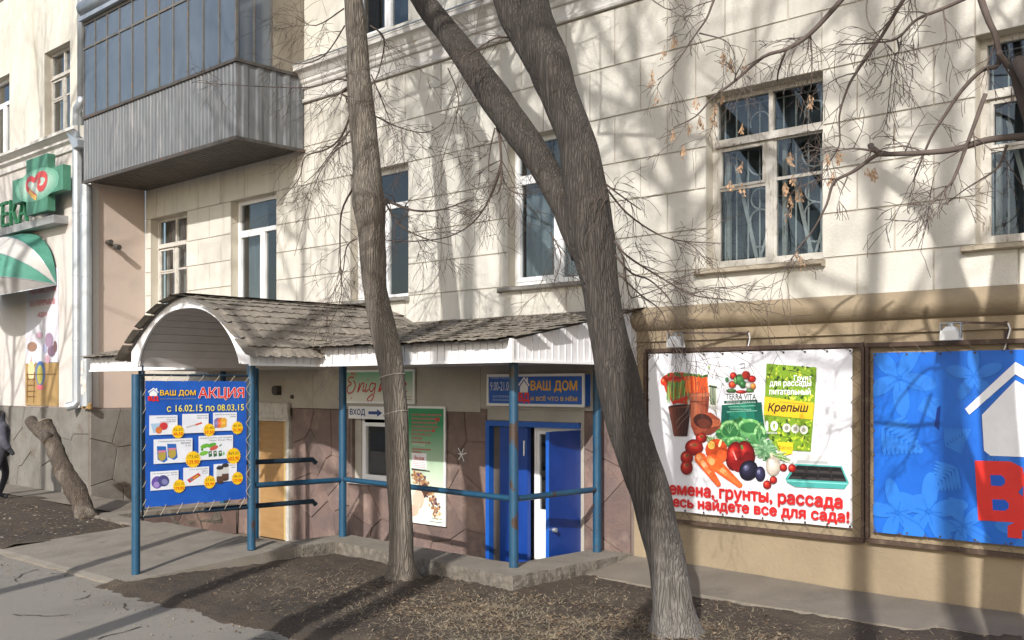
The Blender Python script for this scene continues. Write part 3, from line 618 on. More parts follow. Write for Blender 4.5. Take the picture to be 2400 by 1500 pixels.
# shingle shapes
SH = []
def make_shingle(seed, wd=.36, ln=.33, teeth=2):
    r = random.Random(seed); b = MB(); n = 9
    low = [(-.5 + k / (n - 1)) * wd for k in range(n)]
    edge = [abs(math.sin((k / (n - 1)) * math.pi * teeth)) * -.035 + r.uniform(-.008, .008) for k in range(n)]
    curl = [r.uniform(-.003, .015) for k in range(n)]
    rows = []
    for f in (0, .35, 1): rows.append([Vector((low[k], edge[k] * (1 - f) + ln * f, .007 * (1 - f) + curl[k] * (1 - f) ** 2 + .003)) for k in range(n)])
    for a, c in zip(rows, rows[1:]):
        for k in range(n - 1): b.poly([a[k], a[k + 1], c[k + 1], c[k]])
    o = Vector((0, .003, -.007))
    for k in range(n - 1): b.poly([rows[0][k] + o, rows[0][k + 1] + o, rows[0][k + 1], rows[0][k]])
    for k in (0, n - 1): b.poly([rows[0][k], rows[1][k], rows[1][k] + o, rows[0][k] + o])
    b.poly([rows[0][0] + o, rows[0][-1] + o, rows[-1][-1] + Vector((0, 0, -.006)), rows[-1][0] + Vector((0, 0, -.006))])
    return b
for s in range(7):
    SH.append(make_shingle(s).mesh('shingle', shingle_m))
SB = [make_shingle(s) for s in range(7)]
rnd = random.Random(5)
def place(P, sx, ty, nn, merge=None):
    ty = (ty + nn * rnd.uniform(-.012, .004) + sx * rnd.uniform(-.02, .02)).normalized(); sx = (sx - ty * sx.dot(ty)).normalized(); nn = sx.cross(ty)
    m = Matrix((sx, ty, nn)).transposed().to_4x4(); m.translation = P + nn * rnd.uniform(0, .005)
    k = rnd.randrange(7)
    if merge is None: piece('shingle', SH[k], can, m)
    else:
        s = SB[k]; n0 = len(merge.v); merge.v += [m @ v for v in s.v]; merge.f += [[i + n0 for i in f] for f in s.f]; merge.m += [0] * len(s.f)
def shed(xa, xb, merge):
    rows = 12; y0 = YF_ - .17; st = (D - .03 - y0) / rows; cols = round((xb - xa) / .335); cw = (xb - xa) / cols
    ty = Vector((0, 1, .19)).normalized(); sx = Vector((1, 0, 0)); nn = sx.cross(ty)
    for r in range(rows):
        for c in range(cols):
            y = y0 + r * st; x = xa + (c + .5 + (.25 if r % 2 else -.25)) * cw; place(Vector((x, y, zroof(y) + .015 + .006 * nz(x, y, 1.3))), sx, ty, nn, merge)
shed(-11.55, XR_ + .06, None)
lm = MB(); shed(XL_ - .06, AX0 + .1, lm)
# barrel shingles
def barrel(side, ya, yb, merge):
    N = 60; pts = [(AC + side * (AH + .02) * (1.09 - 1.09 * k / N), 0) for k in range(N + 1)]
    pts = [(x, zout(min(1, abs(x - AC) / AH)) - max(0, abs(x - AC) - AH) * .9) for x, _ in pts]
    acc = [0]
    for a, c in zip(pts, pts[1:]): acc.append(acc[-1] + math.dist(a, c))
    st = .185; rows = int(acc[-1] / st); cols = round((yb - ya) / .335); cw = (yb - ya) / cols
    for r in range(rows + 1):
        s = min(r * st, acc[-1] - .02); k = max(i for i in range(N) if acc[i] <= s); f = (s - acc[k]) / (acc[k + 1] - acc[k]); x = pts[k][0] + (pts[k + 1][0] - pts[k][0]) * f; z = pts[k][1] + (pts[k + 1][1] - pts[k][1]) * f
        s2 = min(s + .27, acc[-1]); k2 = max(i for i in range(N) if acc[i] <= s2 - 1e-6); ty = Vector((pts[k2 + 1][0] - x, 0, pts[k2 + 1][1] - z)); ty = (ty if ty.length > .02 else Vector((-side, 0, 0))).normalized(); sx = Vector((0, side, 0)); nn = sx.cross(ty)
        for c in range(cols): place(Vector((x, ya + (c + .5 + (.25 if r % 2 else -.25)) * cw, z)) + nn * .012, sx, ty, nn, merge)
barrel(1, YA - .09, D - .04, None)
barrel(-1, YA - .09, YA + 1.2, None)
barrel(-1, YA + 1.2, D - .04, lm)
tag(lm.build('shingle_field', shingle_m, can), kind='stuff')
# decks under the shingles
b = MB()
for xa, xb in ((AX1 - .2, XR_), (XL_, AX0 + .2)): b.prism([(xa, YF_ - .14, zroof(YF_ - .14) - .012), (xb, YF_ - .14, zroof(YF_ - .14) - .012), (xb, D - .01, zroof(D) - .012), (xa, D - .01, zroof(D) - .012)], (0, 0, .018))
b.grid(lambda u, v: (AC + (AH + .06) * (2 * u - 1), YA - .07 + (D - .02 - YA + .07) * v, zout(min(1, abs(2 * u - 1) * (AH + .06) / AH)) - .004), 48, 1)
b.build('roof_deck', darkm, can)
# fascia planks
pk = .116
def plank(P, q, z0, z1a, z1b, out, par=can):       # between plan points P,q, facing out
    P, q, out = Vector((*P, 0)), Vector((*q, 0)), Vector((*out, 0)); d = (q - P).normalized(); g = .006; a, c = P + d * g, q - d * .001
    b = MB(); t = out * .012
    A = [a + Vector((0, 0, z0)), c + Vector((0, 0, z0)), c + Vector((0, 0, z1b)), a + Vector((0, 0, z1a))]
    b.prism(A, t); c2 = c - d * .012
    b.prism([c2 + t + Vector((0, 0, z0)), c + t + Vector((0, 0, z0)), c + t + Vector((0, 0, z1b)), c2 + t + Vector((0, 0, z1b))], out * .007)
    b.build('fascia_plank', white_vinyl, par)
n = round((XR_ - AX1) / pk)
for k in range(n):
    a = AX1 + (XR_ - AX1) * k / n; c = AX1 + (XR_ - AX1) * (k + 1) / n; plank((a, YF_), (c, YF_), 2.39, 2.62, 2.62, (0, -1))
n = round((D - YF_) / pk)
for k in range(n):
    a = YF_ + (D - .01 - YF_) * k / n; c = YF_ + (D - .01 - YF_) * (k + 1) / n; plank((XR_, a), (XR_, c), 2.39, zroof(a) - .02, zroof(c) - .02, (1, 0))
n = 9
for k in range(n):
    a = YA + (YF_ - YA) * k / n; c = YA + (YF_ - YA) * (k + 1) / n; plank((AX1, a), (AX1, c), 2.39, 2.615, 2.615, (1, 0))
n = 26
for k in range(n):
    a = XL_ + (AX0 - XL_) * k / n; c = XL_ + (AX0 - XL_) * (k + 1) / n; plank((a, YF_), (c, YF_), 2.39, 2.62, 2.62, (0, -1))
n = 27
for k in range(n):                                   # arch ring
    xa, xb = AX0 + 2 * AH * k / n, AX0 + 2 * AH * (k + 1) / n - .004; t = lambda x: (x - AC) / (AH - .2)
    L = []; nn_ = 4
    for i in range(nn_ + 1): x = xa + (xb - xa) * i / nn_; L.append((x, YA, zin(t(x)) if abs(t(x)) < 1 else 2.39))
    for i in range(nn_, -1, -1): x = xa + (xb - xa) * i / nn_; L.append((x, YA, zout((x - AC) / AH)))
    b = MB(); b.prism(L, (0, -.02, 0)); b.build('arch_plank', white_vinyl, can)
b = MB(); tp = [(AC + (AH - .2) * math.sin(R(a)), YA - .022, zin(math.sin(R(a)))) for a in range(-90, 91, 6)]
for p, q in zip(tp, tp[1:]): b.bar(p, q, .03, .03, (0, 1, 0))
b.bar((AX1, YF_ - .016, 2.383), (XR_ + .02, YF_ - .016, 2.383), .04, .03); b.bar((XR_ + .016, YF_ - .03, 2.383), (XR_ + .016, D, 2.383), .04, .03); b.bar((AX1 + .016, YA - .03, 2.383), (AX1 + .016, YF_ - .02, 2.383), .04, .03); b.bar((XL_, YF_ - .016, 2.383), (AX0, YF_ - .016, 2.383), .04, .03)
b.bar((XR_ + .012, YF_ - .012, 2.39), (XR_ + .012, YF_ - .012, 2.63), .045, .045); b.bar((AX1 + .012, YA - .012, 2.39), (AX1 + .012, YA - .012, 2.62), .045, .045)
b.build('fascia_trim', white_pvc, can)
# soffits
def soff(xa, xb, ya, yb, n_, along_x=True):
    for k in range(n_):
        b = MB(); a = ya + (yb - ya) * k / n_; c = ya + (yb - ya) * (k + 1) / n_ - .006; b.box(xa, xb, a, c, 2.395, 2.405); b.build('soffit_plank', soffit_m, can)
soff(AX1 + .01, XR_ - .01, YF_ + .005, D - .01, 16); soff(XL_, AX0 - .01, YF_ + .005, D - .01, 16)
nv = 22
for k in range(nv):
    a0, a1 = -90 + 180 * k / nv, -90 + 180 * (k + 1) / nv - .8; b = MB()
    P = [Vector((AC + (AH - .2) * math.sin(R(a)), 0, zin(math.sin(R(a))))) for a in (a0, a1)]; Yv = [Vector((0, YA + .01, 0)), Vector((0, D - .01, 0))]
    b.prism([P[0] + Yv[0], P[1] + Yv[0], P[1] + Yv[1], P[0] + Yv[1]], (0, 0, .008)); b.build('vault_plank', soffit_m, can)
b = MB(); b.box(AX1 - .21, AX1 - .005, YA + .02, D - .01, 2.392, 2.40); b.build('eave_board', soffit_m, can); b = MB(); b.box(AX0 + .005, AX0 + .21, YA + .02, D - .01, 2.392, 2.40); b.build('eave_board', soffit_m, can)
# pipe posts and rails
PR = .054
M('blue_paint_clean', (.012, .070, .135), (.009, .055, .11), .4, 5, bump=.25, bscale=70, c3=(.05, .03, .022), s3=5, f3=(.66, .68))
def post(x, y, z0, z1, r=PR):
    b = MB(); b.tube([(x, y, z0), (x, y, z1)], r, 18); 
    b.build('post', bluep if x in (-11.83, -8.33, -8.34) else MATS['blue_paint_clean'], can, smooth=False)
for x, y, z0, z1 in ((-11.83, 7.64, -.02, 2.39), (-11.80, 9.10, 0, 2.39), (-8.33, 8.90, 0, 2.39), (-8.34, 10.46, 0, 2.39), (-17.2, 8.9, -.12, 2.39), (-17.2, 10.5, -.12, 2.39), (-14.03, 9.13, -.62, 2.39)): post(x, y, z0, z1)
def rail(p, q, r=.036):
    b = MB(); b.tube([p, q], r, 14); b.build('rail', bluep, can)
rail((-11.75, 9.09, .81), (-8.38, 8.91, .80)); rail((-8.33, 8.95, .80), (-8.34, 10.41, .80)); rail((-11.83, 7.69, .815), (-11.80, 9.05, .80))
dkb = M('dark_blue_paint', (.012, .030, .05), (.010, .024, .04), .5, 5)
for z in (1.10, .52):
    b = MB(); b.tube([(-12.05, 7.1 if z < 1 else 7.5, z + .005), (-12.02, 8.75, z - .01), (-12.02, 8.80, z - .06)], .034, 12); b.build('inner_rail', dkb, can)
# ------------------------------------------------------------------ printing: flat shapes and lettering laid on a panel
TC = {}
def text2d(body, bold=0., shear=0.):
    k = (body, shear)
    if k not in TC:
        cu = bpy.data.curves.new('t', 'FONT'); cu.body = body; cu.shear = shear; cu.resolution_u = 2; cu.fill_mode = 'NONE'
        o = bpy.data.objects.new('t', cu); me = o.to_mesh(); V = [Vector((v.co.x, v.co.y)) for v in me.vertices]; Ed = [tuple(e_.vertices) for e_ in me.edges]; o.to_mesh_clear(); bpy.data.objects.remove(o); bpy.data.curves.remove(cu)
        nxt = {}
        for a_, b_ in Ed: nxt.setdefault(a_, []).append(b_); nxt.setdefault(b_, []).append(a_)
        seen, dirE = set(), []
        for st in range(len(V)):                        # walk every outline in vertex order
            if st in seen or st not in nxt: continue
            loop, cur, prev = [st], st, None; seen.add(st)
            while True:
                c_ = [q for q in nxt[cur] if q not in seen]
                if not c_: break
                cur = min(c_, key=lambda q: abs(q - cur)) if prev is not None else (cur + 1 if cur + 1 in c_ else c_[0]); prev = cur; seen.add(cur); loop.append(cur)
            dirE += list(zip(loop, loop[1:] + loop[:1]))
        r_ = geometry.delaunay_2d_cdt(V, Ed, [], 0, 1e-5); W_, T = r_[0], [f for f in r_[2]]
        A = np.array([V[i] for i, _ in dirE]); B = np.array([V[j] for _, j in dirE]); C = np.array([sum((W_[i] for i in f), Vector((0, 0))) / len(f) for f in T])
        up = (A[None, :, 1] <= C[:, 1:2]) & (B[None, :, 1] > C[:, 1:2]); dn = (B[None, :, 1] <= C[:, 1:2]) & (A[None, :, 1] > C[:, 1:2])
        cr_ = (B[None, :, 0] - A[None, :, 0]) * (C[:, 1:2] - A[None, :, 1]) - (C[:, 0:1] - A[None, :, 0]) * (B[None, :, 1] - A[None, :, 1])
        wn = (up & (cr_ > 0)).sum(1) - (dn & (cr_ < 0)).sum(1)
        TC[k] = ([(p_.x, p_.y) for p_ in W_], [list(f) for f, n_ in zip(T, wn) if n_ != 0])
    return TC[k]
class Print:
    def __init__(s, O, U, V, W, H, gap=.001):
        s.O, s.U, s.V, s.W, s.H = Vector(O), Vector(U), Vector(V), W, H; s.N = (s.V.cross(s.U)).normalized(); s.b = MB(); s.gap = gap; s.n = 0
    def pt(s, u, v, l=1): return s.O + s.U * (u * s.W) + s.V * (v * s.H) + s.N * (l * s.gap)
    def poly(s, pts, c, l=1):
        s.n += 1; l = l + (s.n % 60) * .012; pts = [(min(1, max(0, u)), min(1, max(0, v))) for u, v in pts]; s.b.use(ink(*c)); s.b.poly([s.pt(u, v, l) for u, v in pts])
    def rect(s, u0, v0, u1, v1, c, l=1): s.poly([(u0, v0), (u1, v0), (u1, v1), (u0, v1)], c, l)
    def ell(s, u, v, ru, rv, c, l=1, rot=0, n=18, a0=0, a1=360):
        k = s.W / s.H; P = []
        for i in range(n + (a1 - a0 < 360)):
            a = R(a0 + (a1 - a0) * i / n); x, y = ru * math.cos(a), rv * math.sin(a) / k; x, y = x * math.cos(rot) - y * math.sin(rot), x * math.sin(rot) + y * math.cos(rot); P.append((u + x, v + y * k))
        s.poly(P, c, l)
    def star(s, u, v, r, c, l, n=20, dip=.86):
        k = s.W / s.H; s.poly([(u + r * (1 if i % 2 else dip) * math.cos(math.pi * i / n), v + r * k * (1 if i % 2 else dip) * math.sin(math.pi * i / n)) for i in range(2 * n)], c, l)
    def text(s, body, u0, v0, u1, v1, c, l=2, bold=.0, shear=0., out=None, ob=.05):
        V, Fc = text2d(body, 0., shear); V0 = V; J = []
        if out: J += [(math.cos(a) * (bold + ob), math.sin(a) * (bold + ob), out, l + .06 * i) for i, a in enumerate([.7854 * k for k in range(8)])]
        J += [(dx, dy, c, (l + 1 if out else l) + .06 * i) for i, (dx, dy) in enumerate([(0, 0)] + ([(bold, 0), (-bold, 0), (0, bold), (0, -bold)] if bold else []))]
        for jx, jy, cc, ll in J:
            xa, xb = min(p[0] for p in V0), max(p[0] for p in V0); ya, yb = min(p[1] for p in V0), max(p[1] for p in V0)
            f = lambda p: s.pt(u0 + (u1 - u0) * (p[0] + jx - xa) / (xb - xa), v1 - (v1 - v0) * (p[1] + jy - ya) / (yb - ya), ll)
            s.b.use(ink(*cc))
            for i_, q in enumerate(Fc): n = len(s.b.v); s.b.v += [f(V[i]) + s.N * (1e-5 * (i_ % 5)) for i in q]; s.b.f.append(list(range(n, n + len(q)))); s.b.m.append(s.b.cur)
    def stroke(s, pts, wd, c, l=2):
        k = s.W / s.H
        for (a, b_), (p, q) in zip(pts, pts[1:]):
            dx, dy = (p - a), (q - b_) / k; L = math.hypot(dx, dy) or 1; ox, oy = -dy / L * wd / 2, dx / L * wd / 2 * k
            s.poly([(a + ox, b_ + oy), (p + ox, q + oy), (p - ox, q - oy), (a - ox, b_ - oy)], c, l)
    def done(s, par, name='print'): return s.b.build(name, None, par, fix=False)
YEL, RED, WHT, BLU = (255, 205, 40), (225, 45, 40), (238, 240, 245), (22, 84, 190)
def house(p, u0, v0, u1, v1, l=2):                       # white house over a red monogram
    w_, h = u1 - u0, v1 - v0; q = lambda a, c: (u0 + w_ * a, v0 + h * c)
    p.poly([q(.02, .30), q(.5, 0), q(.70, .13), q(.70, .04), q(.84, .04), q(.84, .22), q(.98, .32), q(.92, .38), q(.5, .10), q(.08, .36)], WHT, l)
    p.poly([q(.16, .38), q(.5, .16), q(.84, .38), q(.84, .56), q(.80, .60), q(.20, .60), q(.16, .56)], WHT, l)
    p.text('ВД', *q(.06, .62), *q(.94, .98), RED, l, bold=.06)
def eyelet_ropes(name, par, pts, mat, r=.0035):
    b = MB()
    for p, q in pts: m = (Vector(p) + Vector(q)) / 2 + Vector((0, 0, -.004)); b.tube([p, m, q], r, 5)
    tag(b.build(name, mat, par), kind='stuff')
rope_m = M('rope', (.42, .38, .32), (.32, .29, .24), .9, 20)
wire_m = M('wire_brown', (.14, .11, .085), (.10, .08, .06), .9, 20)
banner_blue = M('banner_blue', S(34, 94, 188), S(28, 82, 172), .35, 2.2, bump=.35, bscale=3.2)
# ---- promotion banner laced between the pipe posts
BX = -11.80; by0, by1, bz0, bz1 = 6.155, 7.55, .655, 2.175
bf = thing('banner_frame', (-11.83, 6.85, .5), 'thin blue pipe frame with one tall front post holding the promotion banner', 'frame')
b = MB(); b.tube([(-11.83, 6.05, -.14), (-11.83, 6.05, 2.245)], .05, 18); b.build('post', MATS['blue_paint_clean'], bf)
b = MB(); b.tube([(-11.83, 6.05, 2.245), (-11.83, 6.05, 2.252)], .052, 18); b.build('post_cap', dkb, bf)
for z in (2.245, .54):
    b = MB(); b.tube([(-11.83, 6.10, z), (-11.83, 7.585, z)], .014, 8); b.build('crossbar', dkb, bf)
b = MB(); b.tube([(-11.83, 6.135, .5), (-11.83, 6.135, 2.36)], .013, 8); b.build('crossbar', dkb, bf)
pb = thing('promotion_banner', (BX, 6.85, .655), 'blue discount banner with eight priced product cards laced between blue posts', 'banner')
b = MB(); b.grid(lambda u, v: (BX - .004 - .012 * math.sin(math.pi * u) * math.sin(math.pi * v), by0 + (by1 - by0) * u + .006 * nz(u * 6, v * 7, 1), bz0 + (bz1 - bz0) * v + .008 * nz(u * 7, v * 5, 1, 3)), 24, 24)
b.build('sheet', banner_blue, pb, smooth=True, fix=False)
p = Print((BX, by0, bz1), (0, 1, 0), (0, 0, -1), by1 - by0, bz1 - bz0)
p.N = Vector((1, 0, 0))
house(p, .02, .055, .125, .165); p.text('ВАШ ДОМ', .135, .075, .475, .125, YEL, 2, .012, out=(150, 110, 30), ob=.02); p.text('сеть розничных магазинов', .135, .140, .48, .152, (150, 150, 130), 2)
p.text('АКЦИЯ', .505, .055, .97, .155, RED, 2, .018, out=WHT, ob=.028)
p.text('с 16.02.15 по 08.03.15', .20, .195, .97, .248, (240, 225, 90), 2, .012)
def card(u0, v0, u1, v1, t, old, new, draw):
    p.rect(u0, v0, u1, v1, (228, 232, 240), 1)
    for k, s_ in enumerate(t): w_ = min(u1 - u0 - .03, .0115 * len(s_) * (1.25 if u1 - u0 > .34 else 1)); h = .014 if u1 - u0 > .34 else .0115; p.text(s_, u1 - .012 - w_, v0 + .012 + k * (h + .006), u1 - .012, v0 + .012 + k * (h + .006) + h, (60, 62, 72), 2)
    draw(u0, v0, u1 - u0, v1 - v0)
    r = .062 if u1 - u0 < .34 else .078; cu, cv = u1 + .005, v1 - .02; p.star(cu, cv, r, (245, 200, 30), 3); p.text(old, cu - r * .68, cv - r * .48, cu + r * .68, cv - r * .06, (95, 80, 30), 4); p.text(new, cu - r * .72, cv + r * .08, cu + r * .72, cv + r * .55, (220, 90, 20), 4, .03)
def d_paper(u, v, w_, h):
    p.poly([(u + w_ * .05, v + h * .42), (u + w_ * .38, v + h * .40), (u + w_ * .42, v + h * .82), (u + w_ * .14, v + h * .90)], (170, 200, 225), 2); p.poly([(u + w_ * .36, v + h * .32), (u + w_ * .68, v + h * .30), (u + w_ * .62, v + h * .74), (u + w_ * .40, v + h * .78)], (205, 190, 200), 2); p.ell(u + w_ * .5, v + h * .56, .04, .03, (200, 60, 60), 3); p.ell(u + w_ * .33, v + h * .76, .03, .028, (215, 120, 60), 3)
def d_stick(u, v, w_, h): p.stroke([(u + w_ * .15, v + h * .70), (u + w_ * .5, v + h * .58)], .012, (200, 190, 190), 2); p.stroke([(u + w_ * .5, v + h * .58), (u + w_ * .74, v + h * .48)], .016, (205, 90, 60), 2)
def d_bottles(u, v, w_, h):
    for k, c in enumerate(((130, 120, 170), (225, 110, 60), (225, 170, 60))): x = u + w_ * (.17 + .13 * k); p.poly([(x - .03, v + h * .40), (x - .01, v + h * .30), (x + .012, v + h * .28), (x + .035, v + h * .38), (x + .032, v + h * .78), (x - .028, v + h * .86)], c, 2); p.rect(x - .02, v + h * .5, x + .02, v + h * .66, tuple(min(255, q + 25) for q in c), 3)
def d_packs(u, v, w_, h):
    for x, y in ((.08, .28), (.34, .20)): p.poly([(u + w_ * x, v + h * y), (u + w_ * (x + .23), v + h * (y + .02)), (u + w_ * (x + .27), v + h * (y + .58)), (u + w_ * (x + .18), v + h * (y + .68)), (u + w_ * (x + .02), v + h * (y + .55))], (45, 105, 185), 2); p.ell(u + w_ * (x + .13), v + h * (y + .40), .038, .04, (180, 160, 70), 3); p.rect(u + w_ * (x + .02), v + h * (y + .18), u + w_ * (x + .23), v + h * (y + .27), (210, 130, 150), 3)
def d_dicer(u, v, w_, h):
    for x, y, a, c_ in ((.18, .42, -.2, (110, 180, 60)), (.38, .40, -.25, (90, 170, 60)), (.15, .72, -.2, (120, 190, 70)), (.44, .52, -.3, (200, 90, 80))): p.ell(u + w_ * x, v + h * y, .045, .018, c_, 2, a)
    for x in (.28, .42, .57): p.poly([(u + w_ * x, v + h * .66), (u + w_ * (x + .09), v + h * .63), (u + w_ * (x + .11), v + h * .86), (u + w_ * (x + .01), v + h * .90)], (60, 105, 70), 2); p.rect(u + w_ * (x + .035), v + h * .70, u + w_ * (x + .075), v + h * .76, (215, 225, 215), 3)
    p.poly([(u + w_ * .68, v + h * .84), (u + w_ * .73, v + h * .66), (u + w_ * .76, v + h * .82)], (120, 190, 120), 2); p.stroke([(u + w_ * .60, v + h * .46), (u + w_ * .66, v + h * .38)], .012, (70, 140, 60), 2); p.ell(u + w_ * .10, v + h * .56, .012, .012, (80, 140, 60), 2)
def d_slip(u, v, w_, h):
    p.ell(u + w_ * .24, v + h * .58, .055, .05, (105, 85, 165), 2, .5); p.ell(u + w_ * .46, v + h * .52, .055, .045, (75, 75, 130), 2, .4); p.ell(u + w_ * .5, v + h * .58, .03, .022, (130, 130, 180), 3, .4); p.ell(u + w_ * .21, v + h * .70, .028, .024, (160, 140, 205), 3, .5)
def d_sponge(u, v, w_, h):
    P = lambda a, c: (u + w_ * a, v + h * c); p.poly([P(.14, .66), P(.58, .32), P(.68, .46), P(.24, .84)], (200, 60, 50), 2)
    for k, c_ in enumerate(((70, 140, 170), (210, 150, 60), (190, 170, 60))): a = .24 + .11 * k; p.poly([P(a, .66 - .085 * k), P(a + .09, .59 - .085 * k), P(a + .14, .66 - .085 * k), P(a + .05, .74 - .085 * k)], c_, 3)
def d_jars(u, v, w_, h):
    for x, y in ((.27, .62), (.50, .50)): X, Y = u + w_ * x, v + h * y; p.rect(X - .035, Y - .06, X + .035, Y + .06, (205, 205, 205), 2); p.ell(X, Y + .055, .035, .016, (80, 60, 55), 3); p.rect(X - .035, Y + .01, X + .035, Y + .05, (95, 70, 60), 3); p.ell(X, Y - .06, .037, .017, (60, 58, 58), 3)
card(.035, .275, .30, .43, ['Бумага туалетная', '3-сл 4шт', 'аромат'], '52,60', '46,50', d_paper); card(.345, .268, .605, .425, ['Полотенце', '40см х 3м'], '51,40', '37,50', d_stick); card(.65, .262, .895, .415, ['Средство для мытья посуды', '500мл'], '40,90', '31,90', d_bottles)
card(.075, .465, .445, .66, ['Стиральный порошок Миф', 'автомат', '2 кг'], '173,60', '129,90', d_packs); card(.505, .452, .855, .65, ['Измельчитель для овощей', 'Nicer Dicer Plus'], '869,00', '603,90', d_dicer)
card(.045, .72, .31, .87, ['Тапочки домашние, открытые', 'р. 36-41'], '223,10', '179,90', d_slip); card(.355, .705, .61, .855, ['Губки для посуды', 'Макси', '10 шт'], '37,60', '29,90', d_sponge); card(.655, .69, .895, .84, ['для тела и ванны', '400г'], '186,20', '129,00', d_jars)
p.done(pb)
L = []
for k in range(7): y = by0 + .05 + k * .22; L += [((BX, y, bz1 - .01), (-11.815, y + .08, 2.243)), ((BX, y, bz0 + .02), (-11.815, y - .07, .545))]
for k in range(7): z = bz0 + .1 + k * .22; L += [((BX, by1 - .01, z), (-11.79, 7.60, z + .09)), ((BX, by1 - .01, z), (-11.79, 7.60, z - .09)), ((BX, by0 + .01, z), (-11.815, 6.125, z - .08))]
eyelet_ropes('lacing', pb, L, rope_m)
# ---- banners on the plinth wall
def wall_frame(name, x0, x1, z0, z1, label, bars=()):
    f = thing(name, ((x0 + x1) / 2, D - .06, z0), label, 'frame', 'banner frames on the tan wall')
    for a in (((x0, z0), (x1, z0)), ((x0, z1), (x1, z1)), ((x0, z0 + .02), (x0, z1 - .02)), ((x1, z0 + .02), (x1, z1 - .02))):
        b = MB(); b.bar((a[0][0], D - .055, a[0][1]), (a[1][0], D - .055, a[1][1]), .045, .045, (0, 1, 0)); b.build('frame_bar', brownf, f)
    for x in (x0 + .2, (x0 + x1) / 2, x1 - .2):
        for z in (z0, z1): b = MB(); b.box(x - .015, x + .015, D - .034, D - .0005, z - .015, z + .015); b.build('bracket', brownf, f)
    return f
def laced_banner(name, f, x0, x1, z0, z1, fr, label, mat, dz=0.):
    t = thing(name, ((x0 + x1) / 2, D - .07, z0), label, 'banner')
    b = MB(); b.grid(lambda u, v: (x0 + (x1 - x0) * u, D - .064 + .004 * math.sin(9 * u + 5 * v), z0 + (z1 - z0) * v + .006 * nz(u * 8, v * 6, 1, 5)), 30, 20); b.build('sheet', mat, t, smooth=True, fix=False)
    fx0, fx1, fz0, fz1 = fr; Lc = []; y = D - .071; yb = D - .079
    n_ = max(3, int((x1 - x0) / .26))
    for k in range(n_ + 1):
        x = x0 + .02 + (x1 - x0 - .04) * k / n_
        for dx in (-.1, .1):
            if fx0 < x + dx < fx1: Lc += [((x, y, z0 + .02), (x + dx, yb, fz0))]
        if fx0 < x - .1: Lc += [((x, y, z1 - .02), (x - .1, yb, fz1))]
    n_ = 7
    for k in range(n_ + 1):
        z = z0 + .05 + (z1 - z0 - .1) * k / n_
        for dz_ in (-.1, .1): Lc += [((x1 - .015, y, z), (fx1, yb, max(fz0, min(fz1, z + dz_)))), ((x0 + .015, y, z), (fx0, yb, max(fz0, min(fz1, z + dz_))))]
    eyelet_ropes('lacing', t, Lc, wire_m, .003)
    b = MB()
    for k in range(11):
        x = x0 + .02 + (x1 - x0 - .04) * k / 10
        for z in (z0 + .02, z1 - .02): b.tube([(x, D - .07, z), (x, D - .076, z)], .012, 8)
    tag(b.build('eyelet', darkm, t), kind='stuff')
    return t
GB = (-7.63, -4.99, .60, 2.505); GF = (-7.68, -4.865, .48, 2.545)
wall_frame('sign_frame', *GF, 'brown steel frame around the white gardening banner on the tan wall')
gb = laced_banner('garden_banner', None, *GB, GF, 'white gardening banner with vegetables, soil bags and red lettering', M('banner_white', (.74, .75, .80), (.70, .71, .76), .45, 2, bump=.1, bscale=2))
p = Print((GB[0], D - .074, GB[3]), (1, 0, 0), (0, 0, -1), GB[1] - GB[0], GB[3] - GB[2]); p.N = Vector((0, -1, 0))
# the printed picture, read off the photograph's own crop (x, y) and laid on the sheet
def G(x, y):
    v = onY(1480 + x / 2.678, 740 + y / 2.678, D - .074); return ((v.x - GB[0]) / (GB[1] - GB[0]), (GB[3] - v.z) / (GB[3] - GB[2]))
def gp(pts, c_, l): p.poly([G(*q) for q in pts], c_, l)
def ge(x, y, rx, ry, c_, l, rot=0., n=16): gp([(x + rx * math.cos(6.2832 * k / n) * math.cos(rot) - ry * math.sin(6.2832 * k / n) * math.sin(rot), y + rx * math.cos(6.2832 * k / n) * math.sin(rot) + ry * math.sin(6.2832 * k / n) * math.cos(rot)) for k in range(n)], c_, l)
def gs(pts, wd, c_, l):
    for (x0, y0), (x1, y1) in zip(pts, pts[1:]):
        L_ = math.hypot(x1 - x0, y1 - y0) or 1; ox, oy = -(y1 - y0) / L_ * wd / 2, (x1 - x0) / L_ * wd / 2; gp([(x0 + ox, y0 + oy), (x1 + ox, y1 + oy), (x1 - ox, y1 - oy), (x0 - ox, y0 - oy)], c_, l)
def gt(s_, x0, y0, x1, y1, c_, l, bold=.0, shear=0.): (a_, b_), (c2, d_) = G(x0, y0), G(x1, y1); p.text(s_, a_, b_, c2, d_, c_, l, bold, shear)
def shade(x, y, rx, ry, dark, mid, light, l, rot=0.):
    for k in range(6): f = k / 5; c_ = tuple(int(a_ + (b_ - a_) * min(1, f * 1.6)) if f < .63 else int(b_ + (d_ - b_) * (f - .63) / .37) for a_, b_, d_ in zip(dark, mid, light)); ge(x - rx * .30 * f, y - ry * .32 * f, rx * (1 - .86 * f), ry * (1 - .86 * f), c_, l + k * .14, rot)
rr = random.Random(3)
